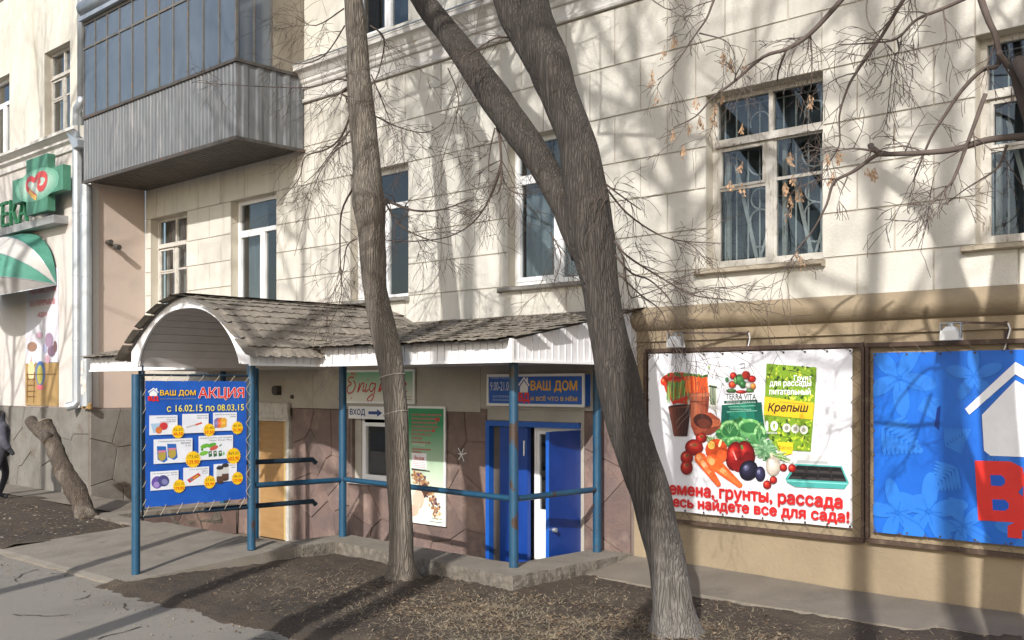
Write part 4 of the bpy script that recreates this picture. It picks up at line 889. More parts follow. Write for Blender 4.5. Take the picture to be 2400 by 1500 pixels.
# seed packets
gp([(190, 390), (235, 358), (330, 355), (365, 470), (352, 555), (255, 545), (215, 475)], (190, 60, 42), 2)
for k in range(26): x = 222 + k * 5.2; gs([(x + 8, 415 + rr.uniform(-12, 12)), (x + rr.uniform(-8, 8), 530 + rr.uniform(-14, 16))], 5, rr.choice([(70, 125, 50), (115, 160, 70), (50, 92, 40), (150, 185, 100), (85, 140, 60)]), 3)
for k in range(9): ge(235 + k * 14, 368 + rr.uniform(-8, 8), 13, 9, rr.choice([(60, 95, 45), (90, 125, 60), (175, 70, 45)]), 3, rr.uniform(0, 3))
ge(205, 412, 22, 25, (205, 58, 35), 4); ge(200, 405, 9, 9, (235, 120, 80), 5); gs([(225, 395), (325, 388)], 12, (150, 35, 30), 4)
for k in range(7): ge(265 + 14 * k, 545 - k * 5, 7, 14, (190, 50, 40), 4)
gp([(330, 365), (475, 380), (485, 482), (365, 492)], (190, 70, 35), 3)
for k in range(16): x = 338 + k * 9; gs([(x, 378 + rr.uniform(0, 8)), (x + 8 + rr.uniform(-3, 3), 482)], 8, rr.choice([(228, 100, 45), (210, 80, 35), (238, 125, 60), (195, 65, 32)]), 4)
for k in range(12): ge(340 + 12 * k, 368 + k + rr.uniform(-6, 6), 10, 8, rr.choice([(70, 105, 50), (100, 135, 65), (50, 80, 40)]), 5)
gp([(485, 420), (540, 436), (538, 606), (487, 572)], (214, 214, 205), 2)
for k in range(5): gs([(494 + 8 * k, 450), (500 + 7 * k, 560)], 6, ((60, 88, 52), (110, 130, 90), (40, 66, 40))[k % 3], 3)
gs([(487, 440), (538, 450)], 12, (45, 70, 50), 4)
# clay and dark pots
gp([(362, 488), (492, 484), (482, 600), (466, 705), (392, 705)], (160, 84, 58), 4)
for k in range(5): gp([(362 + 26 * k, 488), (386 + 26 * k, 487), (392 + 20 * k, 700), (374 + 21 * k, 700)], ((172, 94, 66), (182, 104, 74), (165, 88, 60), (146, 74, 52), (124, 60, 44))[k], 5)
gs([(362, 500), (492, 496)], 20, (186, 108, 78), 6); gs([(366, 540), (488, 538)], 7, (120, 58, 42), 6)
gp([(233, 572), (376, 560), (352, 757), (268, 756)], (78, 43, 36), 7)
for k in range(6): gp([(233 + 24 * k, 572 - 2 * k), (256 + 24 * k, 570 - 2 * k), (282 + 13 * k, 756), (268 + 14 * k, 756)], ((120, 68, 54), (104, 58, 46), (88, 48, 40), (74, 40, 34), (62, 33, 29), (52, 28, 26))[k], 8)
ge(304, 567, 72, 11, (58, 32, 28), 9, -.08); gs([(234, 580), (376, 570)], 8, (110, 62, 50), 9)
gp([(388, 645), (440, 612), (500, 606), (560, 652), (566, 700), (500, 745), (400, 752), (380, 700)], (150, 70, 48), 7); gp([(470, 640), (555, 655), (562, 698), (505, 738)], (182, 96, 66), 8); gp([(500, 700), (560, 690), (505, 742), (420, 750)], (120, 56, 40), 8)
ge(452, 662, 62, 46, (64, 30, 25), 9, .35); ge(462, 678, 46, 30, (98, 46, 34), 10, .35)
# first soil bag
gp([(582, 490), (800, 482), (822, 560), (565, 566)], (226, 230, 232), 2)
for x, y, a_, b_, c_ in ((680, 400, 30, 34, (75, 140, 80)), (640, 376, 22, 22, (200, 45, 38)), (720, 372, 26, 26, (205, 55, 40)), (756, 396, 26, 22, (190, 36, 34)), (634, 432, 24, 22, (212, 76, 44)), (700, 430, 24, 24, (60, 120, 66)), (735, 436, 20, 22, (226, 226, 214)), (765, 442, 18, 20, (226, 140, 62)), (628, 470, 32, 12, (64, 112, 60)), (690, 478, 34, 12, (176, 46, 40)), (655, 405, 12, 26, (110, 170, 95)), (745, 470, 26, 12, (84, 130, 70)), (600, 400, 12, 14, (95, 165, 105))): shade(x, y, a_, b_, tuple(int(q * .65) for q in c_), c_, tuple(min(255, q + 60) for q in c_), 4)
gt('TERRA VITA', 594, 490, 784, 527, (44, 54, 60), 6, .008); gp([(583, 534), (792, 526), (793, 545), (582, 552)], (34, 72, 62), 5); gt('живая земля', 596, 537, 780, 547, (200, 215, 205), 6)
gp([(568, 560), (815, 542), (836, 700), (560, 720)], (24, 112, 92), 3)
for k in range(5): gp([(568 + 50 * k, 560 - 3.6 * k), (618 + 50 * k, 556 - 3.6 * k), (612 + 55 * k, 716 - 4 * k), (560 + 55 * k, 720 - 4 * k)], ((18, 92, 78), (28, 118, 96), (34, 128, 104), (24, 110, 90), (16, 86, 72))[k], 3.6)
for x0, x1, y in ((610, 780, 572), (600, 790, 604)): gs([(x0, y), (x1, y - 8)], 4, (130, 185, 165), 5)
gt('универсальный', 620, 581, 752, 595, (185, 212, 198), 5)
# second soil bag
gp([(848, 300), (1162, 325), (1150, 560), (1125, 852), (905, 838), (850, 740), (830, 620), (838, 510)], (120, 155, 42), 2)
for k in range(330):
    y = rr.uniform(312, 838); x = rr.uniform(858 if y < 740 else 858 + (y - 740) * .5, 1150 - max(0, y - 330) * .062); ge(x, y, rr.uniform(5, 17), rr.uniform(4, 11), rr.choice([(176, 198, 48), (96, 132, 34), (58, 86, 30), (204, 212, 84), (122, 158, 44), (44, 66, 28), (150, 180, 60)]), 3 + k % 3 * .6, rr.uniform(0, 3), 6)
gt('Грунт', 1022, 374, 1132, 416, WHT, 7, .02); gt('для рассады', 870, 412, 1130, 452, WHT, 7, .02); gt('питательный', 868, 455, 1126, 496, WHT, 7, .02)
gp([(836, 508), (1147, 548), (1139, 652), (831, 620)], (236, 188, 42), 6); gt('Крепыш', 858, 548, 1112, 618, (58, 48, 30), 8, .03, .25); gs([(930, 540), (1090, 556)], 3, (130, 105, 50), 8)
gt('10', 848, 662, 918, 722, WHT, 7, .04); gt('литров', 848, 728, 916, 746, WHT, 7, .01)
for k in range(3): ge(976 + 54 * k, 704 + 6 * k, 26, 28, (212, 212, 204), 7); ge(976 + 54 * k, 704 + 6 * k, 13, 15, (140, 142, 128), 8)
gp([(915, 792), (1016, 796), (1012, 866), (962, 876), (940, 850)], (238, 196, 44), 7); gt('Фаско', 922, 812, 1008, 842, (120, 90, 30), 8)
# greens
for k in range(150):
    a_ = rr.uniform(0, 6.28); q = rr.random() ** .5; x, y = 692 + 150 * q * math.cos(a_), 745 + 82 * q * math.sin(a_); l_ = rr.uniform(0, 1); ge(x, y, rr.uniform(14, 40), rr.uniform(10, 24), (int(38 + 80 * l_), int(92 + 90 * l_), int(50 + 66 * l_)), 6 + k % 8 * .2, a_, 8)
for x0, y0, rx, ry in ((618, 712, 62, 58), (742, 692, 74, 46), (806, 742, 34, 60), (660, 790, 60, 30)):
    ge(x0, y0, rx, ry, (84, 152, 84), 8); ge(x0 + 4, y0 + 10, rx * .8, ry * .72, (48, 112, 62), 8.4)
    for k in range(14): a_ = 3.3 + 2.8 * k / 13; ge(x0 + rx * .82 * math.cos(a_), y0 + ry * .8 * math.sin(a_), 13, 8, rr.choice([(140, 195, 130), (108, 172, 100), (164, 210, 150)]), 9, a_ + 1.57, 7)
    for k in range(4): a_ = 3.8 + .6 * k; gs([(x0, y0 + ry * .5), (x0 + rx * .35 * math.cos(a_), y0 + ry * .1 * math.sin(a_)), (x0 + rx * .7 * math.cos(a_), y0 + ry * .7 * math.sin(a_))], 2.5, (120, 175, 115), 8.8)
for k in range(110):
    a_ = rr.uniform(0, 6.28); q = rr.random() ** .5; x, y = 842 + 66 * q * math.cos(a_), 838 + 62 * q * math.sin(a_); l_ = rr.random(); ge(x, y, rr.uniform(8, 22), rr.uniform(5, 13), (int(70 + 110 * l_), int(120 + 95 * l_), int(78 + 95 * l_)), 9 + k % 6 * .15, a_, 7)
for k in range(26): gs([(470 + rr.uniform(-20, 60), 760 + rr.uniform(-10, 30)), (520 + rr.uniform(-40, 60), 800 + rr.uniform(-20, 40))], 4, rr.choice([(110, 150, 80), (170, 195, 140), (70, 105, 55)]), 7)
# tomatoes, peppers, carrots and the rest
T3 = ((110, 20, 18), (196, 44, 34), (236, 120, 96))
for x, y, a_, b_ in ((441, 766, 36, 32), (396, 826, 58, 52), (350, 890, 40, 44), (349, 952, 39, 47)):
    shade(x, y, a_, b_, *T3, 10)
    for k in range(5): gs([(x + 4, y - b_ * .3), (x + 4 + a_ * .4 * math.cos(k * 1.26), y - b_ * .3 + b_ * .28 * math.sin(k * 1.26))], 5, (86, 92, 46), 11)
shade(536, 842, 70, 70, (190, 70, 28), (232, 134, 44), (250, 214, 120), 10); ge(566, 880, 36, 40, (216, 92, 42), 11); ge(505, 812, 22, 26, (246, 196, 90), 11.2); ge(560, 800, 8, 26, (250, 225, 170), 11.4, .3)
shade(650, 880, 56, 92, (96, 12, 14), (178, 30, 28), (224, 84, 70), 10, .15); shade(722, 868, 56, 86, (84, 10, 14), (160, 24, 26), (206, 64, 56), 10, -.2); ge(690, 940, 62, 42, (128, 18, 20), 10.2); ge(728, 912, 34, 66, (120, 16, 20), 11, .2); gs([(640, 850), (662, 905)], 9, (240, 150, 140), 11.4); gs([(700, 838), (694, 812)], 14, (86, 130, 62), 11)
for (x0, y0), (x1, y1), w0, w1 in (((436, 896), (548, 1056), 66, 30), ((508, 912), (682, 1062), 78, 32)):
    for k in range(15): t_ = k / 14; x, y, w_ = x0 + (x1 - x0) * t_, y0 + (y1 - y0) * t_, w0 + (w1 - w0) * t_; ge(x, y, w_ * .56, w_ * .56, (222, 92 + rr.randint(-10, 14), 40), 11 + k * .02); ge(x - w_ * .16 + rr.uniform(-3, 3), y - w_ * .1, w_ * .26, w_ * .3, rr.choice([(238, 160, 104), (234, 130, 70), (244, 186, 140)]) if k < 9 else (230, 112, 56), 11.6)
    gs([(x0 - 10, y0 - 25), (x0 + 5, y0)], 9, (150, 160, 90), 11)
shade(738, 970, 58, 66, (18, 16, 30), (44, 40, 66), (130, 132, 168), 11, .5); shade(811, 992, 33, 48, (26, 24, 44), (66, 64, 104), (190, 194, 220), 11.4)
for k in range(5): gs([(790 + 10 * k, 955), (795 + 8 * k, 1035)], 3, (40, 38, 66), 12.3)
shade(892, 942, 46, 62, (176, 166, 150), (226, 220, 212), (250, 250, 248), 11); gs([(884, 892), (880, 862)], 16, (214, 204, 176), 11.5)
for k in range(9): gs([(862 + 7 * k, 905), (876 + 4 * k, 990)], 2, (205, 196, 186), 12)
for k in range(24): gs([(905 + rr.uniform(-20, 20), 880 + rr.uniform(-16, 16)), (985 + rr.uniform(-40, 25), 905 + rr.uniform(-60, 30))], 4, rr.choice([(120, 160, 84), (176, 204, 140), (84, 126, 62), (208, 220, 176)]), 11)
for x, y, q in ((957, 952, 24), (1012, 956, 26), (894, 1030, 24), (855, 1060, 27)): shade(x, y, q, q, *T3, 12); gs([(x - 6, y - q), (x + 8, y - q - 10)], 3, (84, 112, 52), 12.8)
# seedling tray
gp([(1005, 868), (1240, 882), (1250, 945), (1010, 938)], (206, 206, 206), 3); gp([(1040, 905), (1230, 915), (1235, 930), (1042, 925)], (170, 178, 180), 4)
gp([(1030, 928), (1322, 944), (1366, 1048), (1338, 1088), (1030, 1074), (978, 1046), (968, 1020)], (74, 164, 160), 4); gp([(1040, 938), (1316, 952), (1352, 1042), (985, 1024)], (44, 42, 44), 5)
for i in range(4):
    for j in range(2):
        f = lambda u, v: ((1040 + 276 * u) + (985 + 367 * u - 1040 - 276 * u) * v, (938 + 14 * u) + (1024 + 18 * u - 938 - 14 * u) * v); u0, u1, v0, v1 = (i + .06) / 4, (i + .94) / 4, (j + .08) / 2, (j + .92) / 2
        gp([f(u0, v0), f(u1, v0), f(u1, v1), f(u0, v1)], (26, 24, 26), 6); gp([f(u0 + .02, v1 - .16), f(u1 - .02, v1 - .16), f(u1, v1), f(u0, v1)], (60, 56, 56), 7)
gs([(975, 1036), (1362, 1056)], 8, (124, 206, 198), 6)
v1_, v2_, v3_, v4_ = G(1320, 1124)[1], G(1320, 1230)[1], G(1365, 1224)[1], G(1365, 1312)[1]
p.text('Семена, грунты, рассада', .07, v1_, G(1326, 1170)[0], v2_, (196, 38, 40), 14, .045); p.text('здесь найдете все для сада!', .07, v3_, G(1368, 1260)[0], v4_, (196, 38, 40), 14, .045)
p.ell(.33, .09, .006, .012, (150, 170, 120), 2); p.stroke([(.485, .075), (.51, .07), (.512, .095), (.49, .1)], .003, (110, 110, 110), 2)
p.done(gb)
# blue banner
BB = (-4.755, -1.35, .585, 2.455); BF = (-4.83, -1.25, .49, 2.54)
wall_frame('sign_frame', *BF, 'brown steel frame around the blue house logo banner on the tan wall')
bb = laced_banner('logo_banner', None, *BB, BF, 'bright blue banner with pale flowers, white house and red letters', M('banner_azure', S(30, 104, 202), S(24, 90, 186), .38, 1.4, bump=.3, bscale=3))
Wb, Hb = BB[1] - BB[0], BB[3] - BB[2]; p = Print((BB[0], D - .071, BB[3]), (1, 0, 0), (0, 0, -1), Wb, Hb, .0006); p.N = Vector((0, -1, 0)); lb, lb2 = (46, 118, 210), (34, 106, 200)
def flower(u, v, r, ph):
    for k in range(5): a = ph + k * 1.2566; p.ell(u + r * .62 * math.cos(a), v + r * .62 * math.sin(a) * Wb / Hb, r * .55, r * .45, lb, 1 + k % 2, a)
    for k in range(6): a = ph + .3 + k; p.stroke([(u, v), (u + r * .4 * math.cos(a), v + r * .4 * math.sin(a) * Wb / Hb)], .004, lb2, 4)
    p.stroke([(u, v), (u + r * .7, v + r * .55), (u + r * 1.1, v + r * 1.5)], .004, lb2, 4)
def frond(u, v, r, ph):
    for k in range(9):
        t = k / 8; bx, by_ = u + r * t * math.cos(ph), v + r * t * math.sin(ph) * Wb / Hb
        for sg in (-1, 1): a = ph + sg * 1.0; p.ell(bx + r * .28 * math.cos(a) * (1.1 - t), by_ + r * .28 * math.sin(a) * (1.1 - t) * Wb / Hb, r * .30 * (1.15 - t), r * .10, lb, 1 + (k + (sg > 0)) % 2, a, n=9)
for a in ((.08, .14, .10, .2), (.17, .86, .10, 1.), (.07, .86, .0, 0), (.27, .92, .075, .5), (.30, .13, .07, .9), (.60, .2, .1, .4), (.75, .8, .11, .3), (.9, .3, .1, 1.), (.45, .92, .08, 2.)):
    if a[2]: flower(*a)
flower(.075, .88, .09, .7)
for a in ((.03, .42, .13, .5), (.25, .62, .1, 2.4), (.22, .50, .08, -.6), (.16, .25, .07, 1.1), (.34, .55, .08, .4), (.6, .6, .12, .3), (.9, .62, .1, 2)): frond(*a)
k = Hb / Wb
p.poly([(.275, .305), (.285 + .25 * k * .93, .062), (.62, .30), (.60, .335), (.285 + .25 * k * .93, .125), (.287, .335)], WHT, 6)
p.poly([(.322, .335), (.285 + .25 * k * .93, .155), (.575, .335), (.575, .52), (.56, .545), (.345, .545), (.328, .52)], WHT, 6)
RD = (212, 48, 42); p.poly([(.302, .575), (.40, .57), (.432, .60), (.437, .68), (.42, .725), (.44, .76), (.44, .84), (.425, .88), (.312, .885)], RD, 6)
p.poly([(.345, .645), (.375, .643), (.385, .66), (.385, .685), (.375, .70), (.347, .70)], BLU, 7); p.poly([(.35, .77), (.385, .768), (.395, .785), (.395, .81), (.385, .825), (.352, .826)], BLU, 7)
p.poly([(.435, .62), (.60, .62), (.60, .86), (.615, .86), (.615, .965), (.575, .965), (.575, .915), (.43, .915), (.43, .96), (.392, .96), (.392, .90), (.43, .86)], RD, 6); p.poly([(.48, .69), (.55, .69), (.55, .85), (.475, .85)], BLU, 7)
p.poly([(.187, .40), (.195, .30), (.205, .29), (.20, .42)], (12, 50, 130), 5)
p.done(bb)
# ---- signs under the canopy
def sign(name, x0, x1, z0, z1, label, cat, face, dep=.05, frame=None, y=LW - .037):
    t = thing(name, ((x0 + x1) / 2, y, z0), label, cat); b = MB(); b.box(x0, x1, y - dep, y, z0, z1); b.build('panel', face, t)
    if frame: b = MB(); rect_frame(b, x0 - .012, x1 + .012, z0 - .012, z1 + .012, .035, y - dep - .012, y - dep + .01); b.build('frame', frame, t)
    q = Print((x0, y - dep - .001, z1), (1, 0, 0), (0, 0, -1), x1 - x0, z1 - z0); q.N = Vector((0, -1, 0)); return t, q
t, p = sign('shop_sign', -10.34, -8.60, 1.85, 2.265, 'blue shop light box with white house and yellow lettering above the door', 'sign', banner_blue, .13, white_pvc, y=LW - .036)
p.text('РЕЖИМ РАБОТЫ', .03, .05, .25, .12, (200, 215, 235), 2); p.text('9.00-21.00', .03, .22, .26, .52, (215, 222, 235), 2); p.text('БЕЗ ПЕРЕРЫВА', .06, .68, .25, .75, (190, 205, 225), 2); p.text('БЕЗ ВЫХОДНЫХ', .06, .80, .25, .87, (190, 205, 225), 2)
house(p, .335, .05, .46, .93); p.text('ВАШ ДОМ', .47, .20, .935, .56, (235, 180, 40), 2, .03); p.text('И ВСЁ ЧТО В НЁМ', .47, .68, .935, .84, (215, 175, 60), 2, .03); p.done(t)
def grad_sheet(name, top, bot, a=.35, z0=0, z1=1):
    m = M(name, top, top, .45, 2); n_ = m.node_tree.nodes; L_ = m.node_tree.links; g = n_.new('ShaderNodeNewGeometry'); sp = n_.new('ShaderNodeSeparateXYZ'); L_.new(g.outputs['Position'], sp.inputs[0]); mr = n_.new('ShaderNodeMapRange'); mr.inputs[1].default_value = z0; mr.inputs[2].default_value = z1; L_.new(sp.outputs['Z'], mr.inputs[0])
    mx = n_.new('ShaderNodeMix'); mx.data_type = 'RGBA'; mx.inputs[6].default_value = (*bot, 1); mx.inputs[7].default_value = (*top, 1); L_.new(mr.outputs[0], mx.inputs[0]); L_.new(mx.outputs[2], n_['Principled BSDF'].inputs['Base Color']); return m
t, p = sign('salon_sign', -13.70, -12.0, 1.85, 2.36, 'white and green signboard with red script lettering under the canopy', 'sign', grad_sheet('salon_sheet', S(90, 165, 120), S(215, 215, 205), z0=1.95, z1=2.38), .03, white_pvc)
rs = (185, 45, 50)
def curve(p, pts, wd, c_, l=3):
    out = []
    for i in range(len(pts) - 1):
        P0, P1, P2, P3 = pts[max(i - 1, 0)], pts[i], pts[i + 1], pts[min(i + 2, len(pts) - 1)]
        for k in range(6):
            t_ = k / 6; out.append(tuple(.5 * (2 * P1[j] + (P2[j] - P0[j]) * t_ + (2 * P0[j] - 5 * P1[j] + 4 * P2[j] - P3[j]) * t_ ** 2 + (3 * P1[j] - P0[j] - 3 * P2[j] + P3[j]) * t_ ** 3) for j in (0, 1)))
    out.append(pts[-1]); p.stroke(out, wd, c_, l)
curve(p, [(.14, .22), (.08, .20), (.05, .32), (.10, .40), (.04, .52), (.05, .70), (.12, .66), (.16, .45), (.13, .30)], .014, rs)
curve(p, [(.19, .68), (.23, .38), (.20, .66), (.26, .40), (.29, .42), (.27, .64), (.31, .60)], .013, rs); curve(p, [(.33, .40), (.31, .66), (.36, .58)], .013, rs); p.ell(.345, .29, .010, .012, rs, 3)
curve(p, [(.45, .42), (.40, .40), (.37, .55), (.40, .66), (.45, .50), (.46, .40), (.43, .80), (.38, .96), (.34, .88), (.42, .72)], .013, rs)
curve(p, [(.50, .66), (.54, .38), (.52, .66), (.58, .40), (.57, .66), (.64, .40), (.62, .66), (.67, .60)], .013, rs); curve(p, [(.86, .42), (.80, .40), (.77, .56), (.80, .68), (.86, .50), (.89, .38), (.86, .64), (.90, .64)], .014, rs)
for k in range(5): a = -1.9 + .5 * k; curve(p, [(.10, .12), (.10 + .05 * math.cos(a), .10 + .16 * math.sin(a)), (.10 + .08 * math.cos(a + .3), .11 + .20 * math.sin(a + .3))], .008, (200, 80, 80))
p.ell(.10, .86, .012, .02, (200, 90, 90), 3); p.ell(.06, .76, .006, .010, (90, 110, 90), 3); p.rect(.78, .80, .96, .815, (90, 90, 90), 3); p.rect(.78, .88, .96, .895, (90, 90, 90), 3); p.done(t)
t, p = sign('entrance_sign', -13.62, -12.55, 1.59, 1.79, 'white sign reading entrance with a dark blue arrow over the basement window', 'sign', white_pvc, .02, None, y=LW - .04)
p.text('ВХОД', .04, .22, .40, .78, (30, 55, 120), 2, .03); p.poly([(.48, .38), (.68, .38), (.68, .20), (.80, .50), (.68, .80), (.68, .62), (.48, .62)], (30, 60, 130), 2); p.done(t)
t, p = sign('salon_poster', -12.17, -11.325, .05, 1.80, 'tall green to white salon poster with faint red text beside the tree', 'poster', grad_sheet('poster_sheet', S(45, 135, 85), S(225, 232, 215), z0=.35, z1=1.55), .02, white_pvc, y=LW - .04)
rr = random.Random(9)
for k in range(10): v = .055 + .034 * k; w_ = (.78, .72, .66, .70, .55, .50, .30, .50, 0, .45)[k]; 
for k, w_ in enumerate((.78, .72, .66, .70, .55, .50, .30, .50)): 
    v = .06 + .034 * k; x = .12
    while x < .12 + w_: e = rr.uniform(.04, .12); p.rect(x, v, min(x + e, .13 + w_), v + .016, (165, 105, 95), 2); x += e + .018
p.rect(.75, .09, .86, .12, (180, 60, 55), 3); p.rect(.66, .19, .74, .215, (180, 70, 60), 3); p.text('ПРИЧЕСКИ', .13, .315, .47, .34, (215, 225, 215), 3)
for v, w_ in ((.36, .5), (.385, .25)): p.rect(.13, v, .13 + w_, v + .014, (165, 105, 95), 2)
p.rect(.12, .40, .52, .535, (232, 232, 236), 3); p.text('Визаж', .20, .425, .46, .46, (190, 50, 50), 4, .02)
for v in (.475, .49, .505, .52): p.rect(.15, v, .48, v + .006, (190, 160, 160), 4)
p.poly([(.12, .535), (.60, .545), (.62, .555), (.12, .552)], (60, 60, 60), 4)
hair = [(150, 105, 70), (190, 150, 105), (115, 75, 60), (205, 175, 140), (90, 65, 95), (165, 120, 90)]
for k in range(230):
    t_ = rr.random(); u, v = .18 + .62 * t_ + rr.uniform(-.07, .10), .60 + .30 * t_ * t_ + rr.uniform(-.045, .06)
    p.ell(min(.93, max(.12, u)), v, rr.uniform(.012, .035), rr.uniform(.006, .016), rr.choice(hair), 3 + k % 3, rr.uniform(0, 3), n=7)
p.ell(.30, .80, .15, .085, (232, 195, 175), 7, .4); p.ell(.17, .90, .14, .05, (225, 185, 165), 7, -.3); p.ell(.46, .72, .10, .07, (90, 65, 55), 6, .5)
p.rect(.66, .945, .93, .951, (110, 110, 110), 3); p.rect(.60, .975, .95, .982, (110, 110, 110), 3); p.done(t)
# ------------------------------------------------------------------ floodlights over the banners
for (px, py), (qx, qy), lab in (((1582, 800), (1755, 795), 'white floodlight on a long arm above the white gardening banner'), ((2228, 780), (2360, 775), 'white floodlight on a long arm above the blue logo banner')):
    hpos = onY(px, py, 10.28); wpos = onY(qx, qy, D); t = thing('floodlight', wpos, lab, 'lamp', 'floodlights above the banners')
    b = MB(); zt = wpos.z + .07; b.bar((wpos.x, D - .02, zt), (hpos.x + .03, 10.28, hpos.z + .10), .022, .022); b.bar((wpos.x, D - .015, zt + .02), (wpos.x, D - .015, zt - .3), .03, .025, (0, 1, 0)); b.build('arm', brownf, t)
    b = MB(); x, y, z = hpos
    b.prism([(x - .09, y - .05, z - .07), (x + .09, y - .05, z - .07), (x + .075, y - .06, z + .02), (x - .075, y - .06, z + .02)], (0, .13, 0)); b.prism([(x - .07, y - .04, z + .02), (x + .07, y - .04, z + .02), (x + .04, y - .03, z + .06), (x - .04, y - .03, z + .06)], (0, .09, 0)); b.build('housing', white_pvc, t)
    b = MB(); b.box(x - .08, x + .08, y - .045, y + .075, z - .078, z - .071); b.build('lens', glass, t)
    b = MB(); b.box(x - .10, x - .092, y - .01, y + .03, z - .05, z + .10); b.box(x + .092, x + .10, y - .01, y + .03, z - .05, z + .10); b.box(x - .092, x + .092, y - .01, y + .03, z + .092, z + .10); b.tube([(x, y + .01, z + .06), (x, y + .01, z + .09)], .03, 10); b.build('yoke', galv, t)
    b = MB(); b.tube([(wpos.x + .02, D - .03, zt), (wpos.x + .05, D - .06, zt - .06), (wpos.x + .02, D - .05, zt - .16), (wpos.x - .02, D - .02, zt - .26)], .008, 6); b.build('cable', white_pvc, t)
b = MB(); b.tube([(-7.86, D - .02, 2.02), (-7.55, D - .02, 2.02)], .02, 8); tag(b.build('conduit_stub', white_pvc), 'short white plastic conduit on the tan wall by the gardening banner', 'pipe')
# ------------------------------------------------------------------ drainpipes
def pipe_rings(b, x, y, zs, r):
    for z in zs: b.tube([(x, y, z - .02), (x, y, z + .02)], r + .008, 16)
PY = 9.37
t = thing('drainpipe', (-20.76, PY, 1.72), 'galvanised drainpipe with a hopper box running down the wing corner', 'drainpipe', 'drainpipes at the wing corner')
b = MB(); b.tube([(-20.47, PY - .03, 13), (-20.47, PY - .03, 7.85)], .09, 16); b.build('upper_pipe', galv, t, smooth=True)
b = MB(); b.tube([(-20.47, PY - .03, 7.86), (-20.50, PY - .03, 7.74), (-20.70, PY - .02, 7.66), (-20.76, PY, 7.54), (-20.76, PY, 7.1)], [.09, .092, .09, .085, .085], 16); b.build('elbow', galv, t, smooth=True)
b = MB(); b.prism([(-20.98, PY - .12, 7.22), (-20.48, PY - .12, 7.0), (-20.48, PY - .12, 6.86), (-20.70, PY - .12, 6.86)], (0, .22, 0)); b.build('hopper', galv, t)
b = MB(); b.tube([(-20.76, PY, 6.95), (-20.76, PY, 1.82), (-20.77, PY - .05, 1.74), (-20.86, PY - .16, 1.70)], .088, 16); pipe_rings(b, -20.76, PY, (5.6, 4.35, 3.05), .088); b.build('lower_pipe', galv, t, smooth=False)
t2 = thing('drainpipe', (-20.36, PY, 1.72), 'second drainpipe under the balcony, pasted over with torn paper notices', 'drainpipe', 'drainpipes at the wing corner')
b = MB(); b.tube([(-20.35, PY, 6.1), (-20.35, PY, 1.72)], .105, 16); pipe_rings(b, -20.35, PY, (5.5, 4.3), .105); b.build('pipe', galv, t2)
for k, (z0, z1, a) in enumerate(((1.95, 2.1, .2), (2.15, 2.32, -.1), (2.35, 2.62, .1), (2.0, 2.25, .6))):
    b = MB(); b.grid(lambda u, v: (-20.35 + .109 * math.sin(-.2 + a + u * .7), PY - .109 * math.cos(-.2 + a + u * .7), z0 + (z1 - z0) * v + .02 * nz(u * 5, v * 4, 1, k)), 6, 4); b.build('notice', M('notice_paper', (.60, .58, .54), (.45, .40, .36), .9, 12), t2, fix=False)
b = MB()
for a, c in ((-20.47, 1.9), (-20.28, 1.78)): b.tube([(a, PY + .02, 1.68), (a + .03, PY + .02, c)], [.07, .04], 8)
tag(b.build('pipe_foot', M('ochre_foam', (.34, .22, .08), (.22, .14, .06), .9, 8, bump=1, bscale=20)), 'ochre foam lump sealing the drainpipe foot on the stone base', 'foam')
b = MB(); c = onX(252, 572, -20.4); b.tube([c + Vector((0, 0, .03)), c + Vector((.16, 0, .03))], .05, 12); b.tube([c + Vector((.12, .10, -.05)), c + Vector((.26, .12, -.08))], .055, 12); b.bar(c + Vector((.05, 0, .0)), c + Vector((.15, .11, -.06)), .04, .04)
tag(b.build('wall_camera', darkm), 'small dark twin lamp fixed to the pink plastered side wall', 'lamp')
# ------------------------------------------------------------------ pharmacy signs
gg = M('cross_green', S(78, 132, 108), S(66, 118, 96), .5, 3); t = thing('pharmacy_cross', onY(90, 440, 9.15), 'green pharmacy cross with a red and yellow heart emblem', 'sign')
P0, P1 = onY(28, 435, 9.15), onY(155, 435, 9.15); cx = (P0.x + P1.x) / 2 + .06; cz = onY(90, 437, 9.15).z + .02; hw = (P1.x - P0.x) / 2 * .93; ar = hw * .42; hh = .58
b = MB(); C = [(cx - ar, cz + hh), (cx + ar, cz + hh), (cx + ar, cz + .25), (cx + hw, cz + .25), (cx + hw, cz - .25), (cx + ar, cz - .25), (cx + ar, cz - hh), (cx - ar, cz - hh), (cx - ar, cz - .25), (cx - hw, cz - .25), (cx - hw, cz + .25), (cx - ar, cz + .25)]
b.prism([(x, 9.1, z) for x, z in C], (0, .16, 0)); b.build('box', gg, t)
q = Print((cx - hw, 9.099, cz + hh), (1, 0, 0), (0, 0, -1), hw * 2, hh * 2); q.N = Vector((0, -1, 0))
for k in range(7): f = 1 - k / 7; c_ = tuple(int(a + (b_ - a) * (k / 6)) for a, b_ in zip((85, 150, 120), (200, 212, 200))); q.ell(.5, .5, .46 * f ** .8 + .03, .30 * f ** .8 + .02, c_, 1 + k) if f < .95 else None
def thick(pts, wd, c_, l): curve(q, pts, wd, c_, l)
thick([(.50, .72), (.38, .60), (.31, .48), (.33, .38), (.40, .36), (.47, .42)], .045, (205, 60, 60), 9); thick([(.47, .42), (.55, .34), (.66, .36), (.70, .46), (.64, .58), (.56, .58), (.53, .50), (.58, .43)], .05, (205, 70, 65), 9); thick([(.50, .74), (.40, .64), (.36, .56)], .04, (230, 180, 80), 10)
q.done(t, 'emblem')
b = MB(); b.bar((cx, 9.26, cz + .2), (cx, WY, cz + .2), .05, .05); b.build('bracket', darkm, t)
t = thing('pharmacy_letters', onY(20, 490, 9.2), 'green channel letters on a grey beam along the pharmacy wall', 'sign')
